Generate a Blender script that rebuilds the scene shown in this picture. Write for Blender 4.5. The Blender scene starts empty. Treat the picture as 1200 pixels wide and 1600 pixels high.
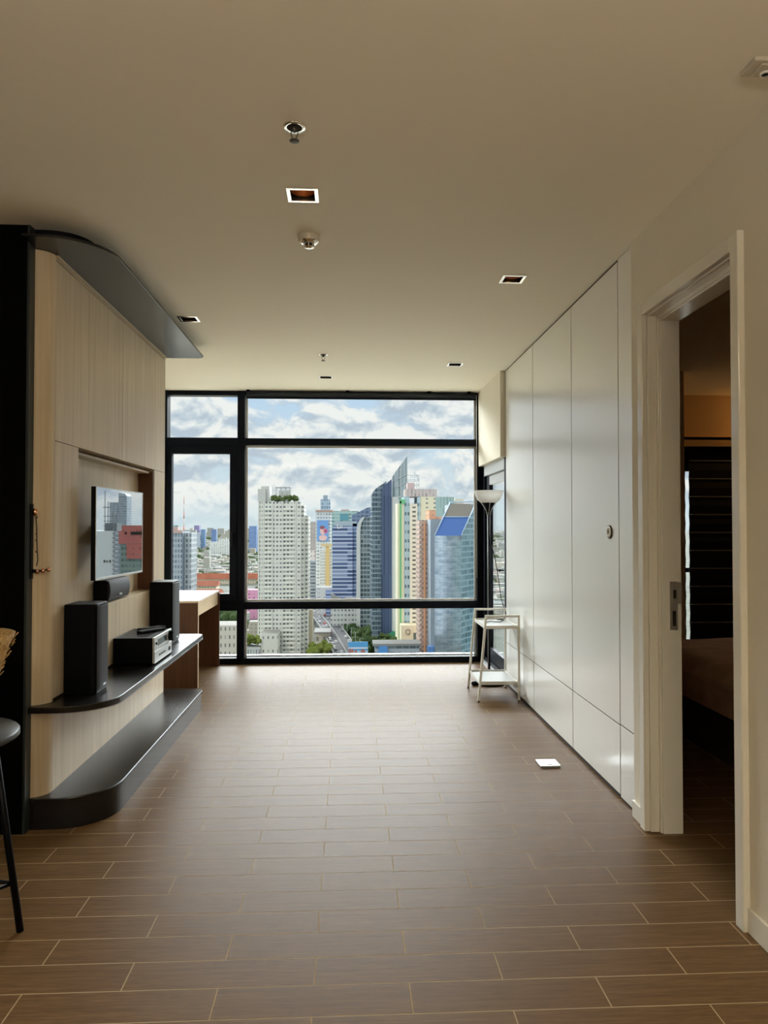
import bpy, bmesh, math, random
from mathutils import Vector
random.seed(7)
PI = math.pi
C = bpy.context.scene.collection
sc = bpy.context.scene

# ------------------------------------------------------------------ camera
cd = bpy.data.cameras.new('camera'); cam = bpy.data.objects.new('camera', cd); C.objects.link(cam)
cd.sensor_fit = 'VERTICAL'; cd.sensor_height = 36; cd.lens = 36 * 1155 / 1600
cd.clip_start = 0.05; cd.clip_end = 30000
cam.location = (0, 0, 1.45)
cam.rotation_euler = (PI / 2 + 0.019887, 0, -0.0493106)
sc.camera = cam

# ------------------------------------------------------------------ exposure
sc.view_settings.view_transform = 'Standard'
sc.view_settings.look = 'None'
sc.view_settings.gamma = 1
sc.view_settings.use_curve_mapping = False
sc.view_settings.exposure = 0.27
try:
    sc.cycles.use_denoising = True
    sc.cycles.denoiser = 'OPENIMAGEDENOISE'
    sc.cycles.max_bounces = 14
    sc.cycles.diffuse_bounces = 8
    sc.cycles.glossy_bounces = 5
    sc.cycles.transparent_max_bounces = 12
    sc.cycles.sample_clamp_indirect = 12
except Exception:
    pass

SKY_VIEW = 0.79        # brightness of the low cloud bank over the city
SKY_FILL = 19.5        # gain of a sky band added above the view to light the room
SUN = 0.72
FILL_POWER = 112.0  # power of each added fill uplight


# ------------------------------------------------------------------ node helper
class NT:
    def __init__(s, tree):
        s.t = tree; s.n = tree.nodes; s.l = tree.links

    def new(s, typ, **kw):
        nd = s.n.new(typ)
        for k, v in kw.items():
            setattr(nd, k, v)
        return nd

    def put(s, sock, v):
        if isinstance(v, bpy.types.NodeSocket):
            s.l.new(v, sock)
        else:
            sock.default_value = v

    def m(s, op, a, b=0.0, c=0.0):
        nd = s.new('ShaderNodeMath', operation=op)
        s.put(nd.inputs[0], a); s.put(nd.inputs[1], b); s.put(nd.inputs[2], c)
        return nd.outputs[0]

    def mix(s, f, a, b, blend='MIX'):
        nd = s.new('ShaderNodeMix', data_type='RGBA', blend_type=blend)
        s.put(nd.inputs[0], f); s.put(nd.inputs[6], a); s.put(nd.inputs[7], b)
        return nd.outputs[2]

    def noise(s, vec, scale, detail=3, rough=0.5, dist=0.0):
        nd = s.new('ShaderNodeTexNoise')
        s.l.new(vec, nd.inputs['Vector'])
        nd.inputs['Scale'].default_value = scale; nd.inputs['Detail'].default_value = detail
        nd.inputs['Roughness'].default_value = rough; nd.inputs['Distortion'].default_value = dist
        return nd.outputs[0]

    def vec(s, x, y, z):
        nd = s.new('ShaderNodeCombineXYZ')
        s.put(nd.inputs[0], x); s.put(nd.inputs[1], y); s.put(nd.inputs[2], z)
        return nd.outputs[0]

    def xyz(s, v):
        nd = s.new('ShaderNodeSeparateXYZ'); s.l.new(v, nd.inputs[0])
        return nd.outputs

    def ramp(s, f, stops):
        nd = s.new('ShaderNodeValToRGB'); s.l.new(f, nd.inputs[0])
        e = nd.color_ramp.elements
        e[0].position, e[0].color = stops[0][0], rgba(stops[0][1])
        e[1].position, e[1].color = stops[-1][0], rgba(stops[-1][1])
        for p, c in stops[1:-1]:
            q = e.new(p); q.color = rgba(c)
        return nd.outputs[0]

    def step(s, v, lo, hi):       # smooth 0..1 between lo and hi
        nd = s.new('ShaderNodeMapRange'); nd.interpolation_type = 'SMOOTHSTEP'
        s.put(nd.inputs[0], v)
        nd.inputs[1].default_value = lo; nd.inputs[2].default_value = hi
        return nd.outputs[0]


def rgba(c):
    return (c[0], c[1], c[2], 1.0)


# ------------------------------------------------------------------ sky: broken cumulus over pale haze-blue
w = bpy.data.worlds.new('sky'); sc.world = w; w.use_nodes = True
w.node_tree.nodes.clear(); N = NT(w.node_tree)
d = N.new('ShaderNodeTexCoord').outputs['Generated']
dx, dy, dz = N.xyz(d)
cv = N.vec(N.m('MULTIPLY', dx, 9.0), N.m('MULTIPLY', dy, 9.0), N.m('MULTIPLY', dz, 15.0))
cvu = N.vec(N.m('MULTIPLY', dx, 9.0), N.m('MULTIPLY', dy, 9.0), N.m('MULTIPLY', N.m('ADD', dz, 0.010), 15.0))
n1 = N.noise(cv, 1.5, 9, 0.55, 0.35)
n1u = N.noise(cvu, 1.5, 9, 0.55, 0.35)
n2 = N.noise(cv, 0.7, 4, 0.5, 0.0)
cover = N.step(N.m('ADD', n1, N.m('MULTIPLY', N.m('SUBTRACT', n2, 0.5), 0.7)), 0.31, 0.46)
relief = N.m('ADD', N.m('MULTIPLY', N.m('SUBTRACT', n1, n1u), 3.0), 0.56)
relief = N.m('ADD', relief, N.m('MULTIPLY', N.m('SUBTRACT', n2, 0.5), 0.7))
relief = N.m('ADD', relief, N.m('MULTIPLY', N.m('SUBTRACT', n1, 0.5), 0.8))
blue = N.mix(N.step(dz, 0.0, 0.20), (0.72, 0.84, 0.89, 1), (0.55, 0.73, 0.92, 1))
cl = N.ramp(relief, [(0.28, (0.53, 0.61, 0.70)), (0.46, (0.68, 0.75, 0.80)), (0.60, (0.84, 0.87, 0.88)), (0.74, (1.0, 0.99, 0.95))])
horizon_fade = N.step(dz, 0.005, 0.05)
sky = N.mix(N.m('MULTIPLY', cover, N.m('ADD', N.m('MULTIPLY', horizon_fade, 0.72), 0.2)), blue, cl)
deck = N.m('MULTIPLY', N.step(dz, 0.20, 0.31), N.m('SUBTRACT', 1.0, N.step(dz, 0.44, 0.62)))  # mask of the added bright band, outside the view
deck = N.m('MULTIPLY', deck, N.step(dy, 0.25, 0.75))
gain = N.m('ADD', SKY_VIEW, N.m('MULTIPLY', deck, SKY_FILL))
sky = N.mix(deck, sky, (0.93, 0.965, 0.98, 1))      # tint of the added room-lighting band
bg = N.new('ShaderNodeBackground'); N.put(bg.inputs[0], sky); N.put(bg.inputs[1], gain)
N.l.new(bg.outputs[0], N.new('ShaderNodeOutputWorld').inputs[0])

# ------------------------------------------------------------------ sun: high, behind the building and to the left
sl = bpy.data.lights.new('sun', 'SUN'); sl.energy = SUN; sl.angle = 0.02; sl.color = (1.0, 0.95, 0.86)
so = bpy.data.objects.new('sun', sl); C.objects.link(so)
so.rotation_euler = Vector((0.35, 0.60, -0.85)).to_track_quat('-Z', 'Y').to_euler()


# ------------------------------------------------------------------ unseen uplights added behind the camera as warm fill
for x, y in ((-1.3, -1.9), (0.6, -1.9)):          # bare area lights aimed up, added to brighten the ceiling
    al = bpy.data.lights.new('fill_uplight', 'AREA'); al.shape = 'RECTANGLE'; al.size = 1.0; al.size_y = 1.0; al.energy = FILL_POWER; al.color = (1.0, 0.92, 0.79)
    ao = bpy.data.objects.new('fill_uplight', al); C.objects.link(ao); ao.location = (x, y, 2.0); ao.rotation_euler = (PI, 0, 0)


# ------------------------------------------------------------------ materials
def new_mat(name):
    m = bpy.data.materials.new(name); m.use_nodes = True
    m.node_tree.nodes.clear()
    N = NT(m.node_tree)
    b = N.new('ShaderNodeBsdfPrincipled'); o = N.new('ShaderNodeOutputMaterial')
    N.l.new(b.outputs[0], o.inputs[0])
    return m, N, b, o


def mat(name, col, rough=0.5, metal=0.0, spec=0.5, vary=0.0, scale=8.0, emit=None, es=0.0, bump=0.0):
    m, N, b, o = new_mat(name)
    b.inputs['Base Color'].default_value = rgba(col)
    b.inputs['Roughness'].default_value = rough
    b.inputs['Metallic'].default_value = metal
    b.inputs['Specular IOR Level'].default_value = spec
    if vary or bump:
        pos = N.new('ShaderNodeNewGeometry').outputs['Position']
        n = N.noise(pos, scale, 4)
        if vary:
            lo = tuple(max(0, c * (1 - vary)) for c in col); hi = tuple(min(1, c * (1 + vary)) for c in col)
            N.put(b.inputs['Base Color'], N.ramp(n, [(0.3, lo), (0.7, hi)]))
        if bump:
            bp = N.new('ShaderNodeBump'); bp.inputs['Strength'].default_value = bump; bp.inputs['Distance'].default_value = 0.002
            N.l.new(n, bp.inputs['Height']); N.l.new(bp.outputs[0], b.inputs['Normal'])
    if emit:
        b.inputs['Emission Color'].default_value = rgba(emit); b.inputs['Emission Strength'].default_value = es
    return m


def wood(name, lo, hi, axis='z', rough=0.45, scale=1.0):
    m, N, b, o = new_mat(name)
    x, y, z = N.xyz(N.new('ShaderNodeNewGeometry').outputs['Position'])
    k = {'x': (1.2, 26, 26), 'y': (26, 1.2, 26), 'z': (26, 26, 0.9)}[axis]
    v = N.vec(N.m('MULTIPLY', x, k[0] * scale), N.m('MULTIPLY', y, k[1] * scale), N.m('MULTIPLY', z, k[2] * scale))
    n = N.noise(v, 1.0, 5, 0.6, 0.6)
    fine = N.noise(N.vec(N.m('MULTIPLY', x, k[0] * 6), N.m('MULTIPLY', y, k[1] * 6), N.m('MULTIPLY', z, k[2] * 3)), 1.0, 3)
    f = N.m('ADD', N.m('MULTIPLY', n, 0.72), N.m('MULTIPLY', fine, 0.28))
    N.put(b.inputs['Base Color'], N.ramp(f, [(0.3, lo), (0.68, hi)]))
    b.inputs['Roughness'].default_value = rough
    b.inputs['Specular IOR Level'].default_value = 0.35
    bp = N.new('ShaderNodeBump'); bp.inputs['Strength'].default_value = 0.25; bp.inputs['Distance'].default_value = 0.001
    N.l.new(fine, bp.inputs['Height']); N.l.new(bp.outputs[0], b.inputs['Normal'])
    return m


def floor_mat():
    m, N, b, o = new_mat('wood_look_tile')
    x, y, z = N.xyz(N.new('ShaderNodeNewGeometry').outputs['Position'])
    rv = N.m('DIVIDE', N.m('SUBTRACT', y, 2.2235), 0.1513)
    row = N.m('FLOOR', rv)
    odd = N.m('FLOORED_MODULO', row, 2.0)
    uv = N.m('DIVIDE', N.m('SUBTRACT', N.m('SUBTRACT', x, 0.197), N.m('MULTIPLY', odd, 0.301)), 0.602)
    colm = N.m('FLOOR', uv)
    fr = N.m('FRACT', rv); fu = N.m('FRACT', uv)
    er = N.m('MULTIPLY', N.m('MINIMUM', fr, N.m('SUBTRACT', 1.0, fr)), 0.1513)
    eu = N.m('MULTIPLY', N.m('MINIMUM', fu, N.m('SUBTRACT', 1.0, fu)), 0.602)
    edge = N.m('MINIMUM', er, eu)
    tile = N.step(edge, 0.0014, 0.0026)
    wn = N.new('ShaderNodeTexWhiteNoise', noise_dimensions='2D')
    N.l.new(N.vec(row, colm, 0.0), wn.inputs['Vector'])
    tone = wn.outputs['Value']
    gv = N.vec(N.m('ADD', N.m('MULTIPLY', x, 3.0), N.m('MULTIPLY', tone, 30.0)), N.m('MULTIPLY', y, 70.0), N.m('MULTIPLY', tone, 9.0))
    g = N.noise(gv, 1.0, 6, 0.65, 0.5)
    g2 = N.noise(N.vec(N.m('MULTIPLY', x, 14.0), N.m('MULTIPLY', y, 330.0), tone), 1.0, 3)
    base = N.ramp(N.m('ADD', N.m('MULTIPLY', g, 0.5), N.m('MULTIPLY', g2, 0.5)), [(0.34, (0.090, 0.049, 0.019)), (0.66, (0.198, 0.116, 0.050))])
    base = N.mix(N.m('MULTIPLY', tone, 0.22), base, (0.13, 0.075, 0.04, 1))
    N.put(b.inputs['Base Color'], N.mix(tile, (0.42, 0.32, 0.19, 1), base))
    N.put(b.inputs['Roughness'], N.m('ADD', N.m('SUBTRACT', 0.66, N.m('MULTIPLY', tile, 0.30)), N.m('MULTIPLY', g2, 0.22)))
    b.inputs['Specular IOR Level'].default_value = 0.08
    h = N.m('ADD', N.m('MULTIPLY', N.step(edge, 0.0008, 0.0034), 1.0), N.m('MULTIPLY', g2, 0.30))
    bp = N.new('ShaderNodeBump'); bp.inputs['Strength'].default_value = 0.35; bp.inputs['Distance'].default_value = 0.0016
    N.l.new(h, bp.inputs['Height']); N.l.new(bp.outputs[0], b.inputs['Normal'])
    return m


def pane_mat():
    m = bpy.data.materials.new('window_glass'); m.use_nodes = True
    m.node_tree.nodes.clear(); N = NT(m.node_tree)
    t = N.new('ShaderNodeBsdfTransparent'); t.inputs[0].default_value = (0.97, 0.985, 0.98, 1)
    g = N.new('ShaderNodeBsdfGlossy'); g.inputs['Roughness'].default_value = 0.02
    lw = N.new('ShaderNodeFresnel'); lw.inputs[0].default_value = 1.2
    mx = N.new('ShaderNodeMixShader'); bf = N.new('ShaderNodeNewGeometry').outputs['Backfacing']
    N.l.new(N.m('MULTIPLY', lw.outputs[0], N.m('SUBTRACT', 1.0, bf)), mx.inputs[0])
    N.l.new(t.outputs[0], mx.inputs[1]); N.l.new(g.outputs[0], mx.inputs[2])
    N.l.new(mx.outputs[0], N.new('ShaderNodeOutputMaterial').inputs[0])
    return m


def facade(name, wall, glass, bay=3.5, fh=3.1, fx=0.6, fz=0.5, roof=None, rough=0.25, off=0.0, skip=0.0, band=None, blinds=0.35):
    """a wall with a grid of windows, laid out in metres on whichever side the face looks"""
    m, N, b, o = new_mat(name)
    geo = N.new('ShaderNodeNewGeometry')
    x, y, z = N.xyz(geo.outputs['Position']); nx, ny, nz = N.xyz(geo.outputs['Normal'])
    side = N.m('GREATER_THAN', N.m('ABSOLUTE', nx), 0.6)
    u = N.m('ADD', N.m('MULTIPLY', side, y), N.m('MULTIPLY', N.m('SUBTRACT', 1.0, side), x))
    cu = N.m('DIVIDE', N.m('ADD', u, off), bay); cz = N.m('DIVIDE', N.m('ADD', z, 95.0), fh)
    fu = N.m('FRACT', cu); fv = N.m('FRACT', cz)
    iu = N.m('LESS_THAN', N.m('ABSOLUTE', N.m('SUBTRACT', fu, 0.5)), fx / 2)
    iz = N.m('LESS_THAN', N.m('ABSOLUTE', N.m('SUBTRACT', fv, 0.5)), fz / 2)
    win = N.m('MULTIPLY', iu, iz)
    wn = N.new('ShaderNodeTexWhiteNoise', noise_dimensions='2D')
    N.l.new(N.vec(N.m('FLOOR', cu), N.m('FLOOR', cz), 0.0), wn.inputs['Vector'])
    r = wn.outputs['Value']
    if skip:
        win = N.m('MULTIPLY', win, N.m('GREATER_THAN', r, skip))
    up = N.m('GREATER_THAN', nz, 0.6)
    win = N.m('MULTIPLY', win, N.m('SUBTRACT', 1.0, up))
    lo = rgba(tuple(c * 0.65 for c in glass)); hi = rgba(tuple(min(1, c * 1.2 + 0.04) for c in glass))
    gcol = N.mix(r, lo, hi)
    gcol = N.mix(N.m('MULTIPLY', N.m('GREATER_THAN', r, 0.8), blinds), gcol, rgba(wall))
    wcol = rgba(wall)
    if band:
        wcol = N.mix(N.m('GREATER_THAN', fv, 0.82), rgba(wall), rgba(band))
    wcol = N.mix(up, wcol, rgba(roof or tuple(c * 0.4 for c in wall)))
    N.put(b.inputs['Base Color'], N.mix(win, wcol, gcol))
    N.put(b.inputs['Roughness'], N.m('SUBTRACT', 0.75, N.m('MULTIPLY', win, 0.75 - rough)))
    b.inputs['Specular IOR Level'].default_value = 0.4
    return m


def town_mat():
    m, N, b, o = new_mat('low_rise_town')
    geo = N.new('ShaderNodeNewGeometry'); nz = N.xyz(geo.outputs['Normal'])[2]
    x, y, z = N.xyz(geo.outputs['Position'])
    r = geo.outputs['Random Per Island']
    wall = N.ramp(r, [(0.0, (0.40, 0.385, 0.34)), (0.25, (0.60, 0.58, 0.50)), (0.5, (0.40, 0.41, 0.41)), (0.75, (0.64, 0.62, 0.56)), (1.0, (0.50, 0.44, 0.34))])
    r2 = N.m('FRACT', N.m('MULTIPLY', r, 17.3))
    roof = N.ramp(r2, [(0.0, (0.30, 0.30, 0.30)), (0.45, (0.40, 0.39, 0.36)), (0.62, (0.20, 0.20, 0.20)), (0.72, (0.34, 0.15, 0.10)), (0.80, (0.38, 0.37, 0.34)), (1.0, (0.17, 0.24, 0.25))])
    win = N.m('MULTIPLY', N.m('LESS_THAN', N.m('FRACT', N.m('DIVIDE', z, 3.2)), 0.45), N.m('LESS_THAN', N.m('FRACT', N.m('DIVIDE', N.m('ADD', x, y), 3.4)), 0.6))
    wall = N.mix(N.m('MULTIPLY', win, 0.6), wall, (0.26, 0.30, 0.32, 1))
    N.put(b.inputs['Base Color'], N.mix(N.m('GREATER_THAN', nz, 0.4), wall, roof))
    b.inputs['Roughness'].default_value = 0.8
    return m


def leaf_mat(name, lo, hi, scale=0.5):
    m, N, b, o = new_mat(name)
    pos = N.new('ShaderNodeNewGeometry').outputs['Position']
    n = N.noise(pos, scale, 6, 0.7)
    N.put(b.inputs['Base Color'], N.ramp(n, [(0.35, lo), (0.65, hi)])); b.inputs['Roughness'].default_value = 0.9
    b.inputs['Specular IOR Level'].default_value = 0.1
    return m


def shade_mat():
    m, N, b, o = new_mat('frosted_white_plastic')
    b.inputs['Base Color'].default_value = (0.88, 0.88, 0.86, 1); b.inputs['Roughness'].default_value = 0.4
    tr = N.new('ShaderNodeBsdfTranslucent'); tr.inputs[0].default_value = (0.88, 0.88, 0.86, 1)
    mx = N.new('ShaderNodeMixShader'); mx.inputs[0].default_value = 0.5
    N.l.new(b.outputs[0], mx.inputs[1]); N.l.new(tr.outputs[0], mx.inputs[2]); N.l.new(mx.outputs[0], o.inputs[0])
    return m


M = {}
M['ceil'] = mat('ceiling_paint', (0.92, 0.88, 0.76), 0.9, spec=0.1, bump=0.02)
M['wallw'] = mat('cream_wall_paint', (0.80, 0.75, 0.63), 0.85, spec=0.15, bump=0.03)
M['gloss'] = mat('white_cabinet_lacquer', (0.90, 0.90, 0.86), 0.24, spec=1.0)
_b = M['gloss'].node_tree.nodes['Principled BSDF'] if 'Principled BSDF' in M['gloss'].node_tree.nodes else [n for n in M['gloss'].node_tree.nodes if n.type == 'BSDF_PRINCIPLED'][0]
_b.inputs['Coat Weight'].default_value = 1.0; _b.inputs['Coat Roughness'].default_value = 0.30
M['trim'] = mat('white_gloss_trim', (0.80, 0.76, 0.66), 0.14, spec=0.6)
M['gap'] = mat('dark_gap', (0.02, 0.015, 0.01), 0.9)
M['frame'] = mat('charcoal_window_metal', (0.0018, 0.0035, 0.009), 0.5, spec=0.12)
M['alu'] = mat('pale_aluminium', (0.72, 0.74, 0.76), 0.4, metal=0.3)
M['grey_metal'] = mat('grey_door_metal', (0.48, 0.49, 0.49), 0.4, metal=0.2)
M['glass'] = pane_mat()
M['floor'] = floor_mat()
M['oak'] = wood('washed_oak', (0.47, 0.375, 0.25), (0.67, 0.555, 0.40), 'z', 0.42)
M['oak_y'] = wood('washed_oak_long', (0.40, 0.315, 0.205), (0.60, 0.49, 0.345), 'y', 0.4)
M['walnut'] = wood('brown_walnut', (0.065, 0.024, 0.012), (0.13, 0.055, 0.026), 'z', 0.4)
M['light_oak'] = wood('pale_drawer_oak', (0.50, 0.37, 0.22), (0.66, 0.52, 0.34), 'y', 0.45)
M['lam'] = mat('dark_laminate', (0.011, 0.010, 0.009), 0.27, spec=0.4)
M['lam_side'] = mat('dark_plinth_gloss', (0.010, 0.010, 0.012), 0.16, spec=0.5)
M['edge'] = mat('grey_edge_band', (0.22, 0.23, 0.24), 0.35, metal=0.4)
M['black'] = mat('matt_black', (0.002, 0.0025, 0.004), 0.45, spec=0.12)
M['blackwall'] = mat('black_partition', (0.0012, 0.0012, 0.0012), 0.7, spec=0.05)
M['lit_edge'] = mat('lit_partition_edge', (0.022, 0.030, 0.032), 0.4, spec=0.3)  # grazing light painted into the colour of the black partition's side
M['grille'] = mat('speaker_cloth', (0.018, 0.019, 0.024), 0.6, bump=0.3, scale=600)
M['silver'] = mat('brushed_silver', (0.68, 0.70, 0.70), 0.35, metal=0.5)
M['lcd'] = mat('receiver_display', (0.05, 0.07, 0.08), 0.1)
M['screen'] = mat('tv_screen_glass', (0.62, 0.64, 0.66), 0.012, metal=1.0)
M['steelw'] = mat('white_powder_steel', (0.74, 0.73, 0.68), 0.4)
M['mesh_tray'] = mat('pale_tray', (0.36, 0.36, 0.34), 0.5)
M['shade'] = shade_mat()
M['copper'] = mat('copper', (0.80, 0.45, 0.30), 0.25, metal=1.0)
M['white_pl'] = mat('white_plastic', (0.86, 0.85, 0.80), 0.4)
M['white_metal'] = mat('polished_white_metal', (0.92, 0.90, 0.84), 0.16, metal=1.0)
M['rear_dark'] = mat('dark_unseen_wall', (0.03, 0.025, 0.02), 0.6)  # dark tone given to unseen walls to cut light from behind the camera
M['offwhite_pl'] = mat('offwhite_plastic', (0.62, 0.57, 0.46), 0.45)
M['chrome'] = mat('dull_chrome', (0.12, 0.11, 0.09), 0.4, metal=0.8)
M['bulb'] = mat('warm_lamp', (1, 0.6, 0.3), 0.5, emit=(1.0, 0.50, 0.16), es=2.2)
M['bulb_off'] = mat('dim_lamp', (0.25, 0.12, 0.08), 0.3)
M['reflector'] = mat('bronze_reflector', (0.42, 0.20, 0.11), 0.3, metal=0.9)
M['cover'] = mat('brown_bedspread', (0.52, 0.30, 0.17), 0.8, vary=0.2, scale=5)
M['bedbase'] = mat('dark_bed_base', (0.03, 0.018, 0.012), 0.7)
M['blind'] = mat('black_blackout_cloth', (0.006, 0.006, 0.008), 0.7, spec=0.2)
M['blind_rib'] = mat('grey_blind_rib', (0.30, 0.33, 0.36), 0.5)
M['bedwall'] = mat('warm_bedroom_wall', (0.52, 0.36, 0.20), 0.8)
M['brass'] = mat('worn_steel_plate', (0.50, 0.47, 0.40), 0.35, metal=0.7)
M['straw'] = mat('golden_straw', (0.52, 0.33, 0.12), 0.8, vary=0.45, scale=90)
M['tabletop'] = mat('grey_black_tabletop', (0.030, 0.036, 0.036), 0.35)


# ------------------------------------------------------------------ mesh building
class MB:
    def __init__(s):
        s.v = []; s.f = []; s.sm = []

    def add(s, vs, fs, smooth=False):
        o = len(s.v); s.v += [tuple(p) for p in vs]
        for f in fs:
            s.f.append([i + o for i in f]); s.sm.append(smooth)
        return s

    def box(s, x0, x1, y0, y1, z0, z1):
        vs = [(x0, y0, z0), (x1, y0, z0), (x1, y1, z0), (x0, y1, z0), (x0, y0, z1), (x1, y0, z1), (x1, y1, z1), (x0, y1, z1)]
        return s.add(vs, [(0, 3, 2, 1), (4, 5, 6, 7), (0, 1, 5, 4), (1, 2, 6, 5), (2, 3, 7, 6), (3, 0, 4, 7)])

    def prism(s, poly, a, b, axis='z'):
        n = len(poly)
        ar = sum(poly[i][0] * poly[(i + 1) % n][1] - poly[(i + 1) % n][0] * poly[i][1] for i in range(n))
        if ar < 0: poly = poly[::-1]
        def P(p, h):
            return {'z': (p[0], p[1], h), 'x': (h, p[0], p[1]), 'y': (p[1], h, p[0])}[axis]
        vs = [P(p, a) for p in poly] + [P(p, b) for p in poly]
        fs = [tuple(range(n - 1, -1, -1)), tuple(range(n, 2 * n))]
        fs += [(i, (i + 1) % n, n + (i + 1) % n, n + i) for i in range(n)]
        return s.add(vs, fs)

    def tube(s, pts, r, n=10, closed=False):
        pts = [Vector(p) for p in pts]; rings = []; up = None
        rr = r if isinstance(r, (list, tuple)) else [r] * len(pts)
        for i, p in enumerate(pts):
            a = pts[i - 1] if i else p; b = pts[i + 1] if i < len(pts) - 1 else p
            t = (b - a).normalized()
            if up is None:
                up = Vector((0, 0, 1)) if abs(t.z) < 0.9 else Vector((1, 0, 0))
            u = t.cross(up).normalized(); v = u.cross(t).normalized(); up = v
            rings.append([p + u * math.cos(k * 2 * PI / n) * rr[i] + v * math.sin(k * 2 * PI / n) * rr[i] for k in range(n)])
        vs = [q for g in rings for q in g]; fs = []
        for i in range(len(pts) - 1):
            for k in range(n):
                fs.append((i * n + k, (i + 1) * n + k, (i + 1) * n + (k + 1) % n, i * n + (k + 1) % n))
        s.add(vs, fs, True)
        o = len(s.v) - len(vs)
        s.f.append([o + k for k in range(n)]); s.sm.append(False)
        s.f.append([o + (len(pts) - 1) * n + k for k in range(n - 1, -1, -1)]); s.sm.append(False)
        return s

    def lathe(s, prof, c, n=36, smooth=True):
        vs = []; fs = []
        for r, z in prof:
            for k in range(n):
                a = 2 * PI * k / n
                vs.append((c[0] + r * math.cos(a), c[1] + r * math.sin(a), c[2] + z))
        for i in range(len(prof) - 1):
            for k in range(n):
                fs.append((i * n + k, i * n + (k + 1) % n, (i + 1) * n + (k + 1) % n, (i + 1) * n + k))
        return s.add(vs, fs, smooth)

    def ball(s, c, r, n=14, m=9, sz=1.0):
        return s.lathe([(max(1e-4, r * math.sin(PI * i / m)), -r * sz * math.cos(PI * i / m)) for i in range(m + 1)], c, n)

    def build(s, name, material, parent=None, bevel=0.0, seg=2):
        me = bpy.data.meshes.new(name)
        off = parent_world(parent)
        me.from_pydata([(p[0] - off[0], p[1] - off[1], p[2] - off[2]) for p in s.v], [], s.f)
        me.polygons.foreach_set('use_smooth', s.sm)
        bm = bmesh.new(); bm.from_mesh(me)
        bmesh.ops.recalc_face_normals(bm, faces=bm.faces); bm.to_mesh(me); bm.free()
        me.materials.append(material if not isinstance(material, str) else M[material])
        o = bpy.data.objects.new(name, me); C.objects.link(o)
        if parent: o.parent = parent
        if bevel:
            b = o.modifiers.new('bevel', 'BEVEL'); b.width = bevel; b.segments = seg; b.limit_method = 'ANGLE'; b.angle_limit = 0.7
            b.harden_normals = False
        return o


def parent_world(p):
    off = Vector((0, 0, 0))
    while p:
        off += Vector(p.location); p = p.parent
    return off


def thing(name, label, cat, loc=(0, 0, 0), group=None, kind=None):
    o = bpy.data.objects.new(name, None); C.objects.link(o); o.location = loc; o.empty_display_size = 0.1
    return tag(o, label, cat, group, kind)


def tag(o, label=None, cat=None, group=None, kind=None):
    if label: o['label'] = label
    if cat: o['category'] = cat
    if group: o['group'] = group
    if kind: o['kind'] = kind
    return o


def struct(name, loc=(0, 0, 0)):
    o = bpy.data.objects.new(name, None); C.objects.link(o); o.location = loc; o['kind'] = 'structure'
    return o


def st(o):
    o['kind'] = 'structure'; return o


def copy_tree(o, parent=None):
    c = o.copy(); C.objects.link(c)
    if parent: c.parent = parent
    for ch in list(o.children):
        copy_tree(ch, c)
    return c


def rounded(x0, x1, y0, y1, r_near, r_far, n=12):
    """slab outline whose +x corners are rounded; returns [(x, y)]"""
    p = [(x0, y0)]
    for i in range(n + 1):
        a = -PI / 2 + (PI / 2) * i / n
        p.append((x1 - r_near + r_near * math.cos(a), y0 + r_near + r_near * math.sin(a)))
    for i in range(n + 1):
        a = (PI / 2) * i / n
        p.append((x1 - r_far + r_far * math.cos(a), y1 - r_far + r_far * math.sin(a)))
    p.append((x0, y1))
    return p


# ================================================================== THE ROOM
CH = 2.895                       # ceiling height
YW = 7.92                        # window wall, inner face
st(MB().box(-3.3, 6.2, -3.0, YW + 0.12, -0.25, 0.0).build('floor', 'floor'))

lights = [(-0.196, 3.203), (0.960, 4.240), (-1.103, 5.168), (-0.211, 7.132), (0.954, 6.509)]
S2 = 0.060                       # half opening of a square downlight
xs = sorted({-3.3, 6.2} | {round(a + s * S2, 4) for a, b in lights for s in (-1, 1)})
ys = sorted({-3.0, YW + 0.12} | {round(b + s * S2, 4) for a, b in lights for s in (-1, 1)})
mb = MB()
for i in range(len(xs) - 1):
    for j in range(len(ys) - 1):
        cx, cy = (xs[i] + xs[i + 1]) / 2, (ys[j] + ys[j + 1]) / 2
        if any(abs(cx - a) < S2 and abs(cy - b) < S2 for a, b in lights):
            continue
        mb.box(xs[i], xs[i + 1], ys[j], ys[j + 1], CH, CH + 0.02)
st(mb.build('ceiling', 'ceil'))
st(MB().box(-3.45, 6.35, -3.15, YW + 0.3, CH + 0.25, CH + 0.5).build('ceiling_slab', 'wallw'))
st(MB().box(-3.45, -3.3, -3.15, 3.59, -0.25, CH + 0.25).build('wall_left', 'rear_dark'))
st(MB().box(-3.3, 6.2, -3.15, -3.0, -0.25, CH + 0.25).build('wall_back', 'rear_dark'))
st(MB().box(-2.1, -1.93, 3.70, YW + 0.2, -0.25, CH + 0.25).build('wall_left_far', 'wallw'))
st(MB().box(-3.3, -1.53, 3.592, 3.70, 0, CH).build('wall_partition', 'blackwall'))
st(MB().box(-1.53, -1.519, 3.590, 3.72, 0, CH).build('wall_partition_lit_edge', 'lit_edge'))  # thin lighter skin standing for the lit side of the partition

# right wall with the bedroom doorway (opening y 2.66..3.48, 2.47 high)
WR0, WR1 = 1.440, 1.572
D0, D1, DH = 2.650, 3.485, 2.475
mb = MB().box(WR0, WR1, -3.0, D0, 0, CH).box(WR0, WR1, D1, 3.672, 0, CH).box(WR0, WR1, D0, D1, DH, CH)
st(mb.build('wall_right', 'wallw'))
st(MB().box(1.428, WR0, -3.0, D0 - 0.045, 0, 0.09).build('baseboard_right', 'trim', bevel=0.003))
st(MB().box(1.425, WR0, D1 + 0.055, 3.668, 0, 0.082).build('baseboard_right_short', 'trim', bevel=0.003))

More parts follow.
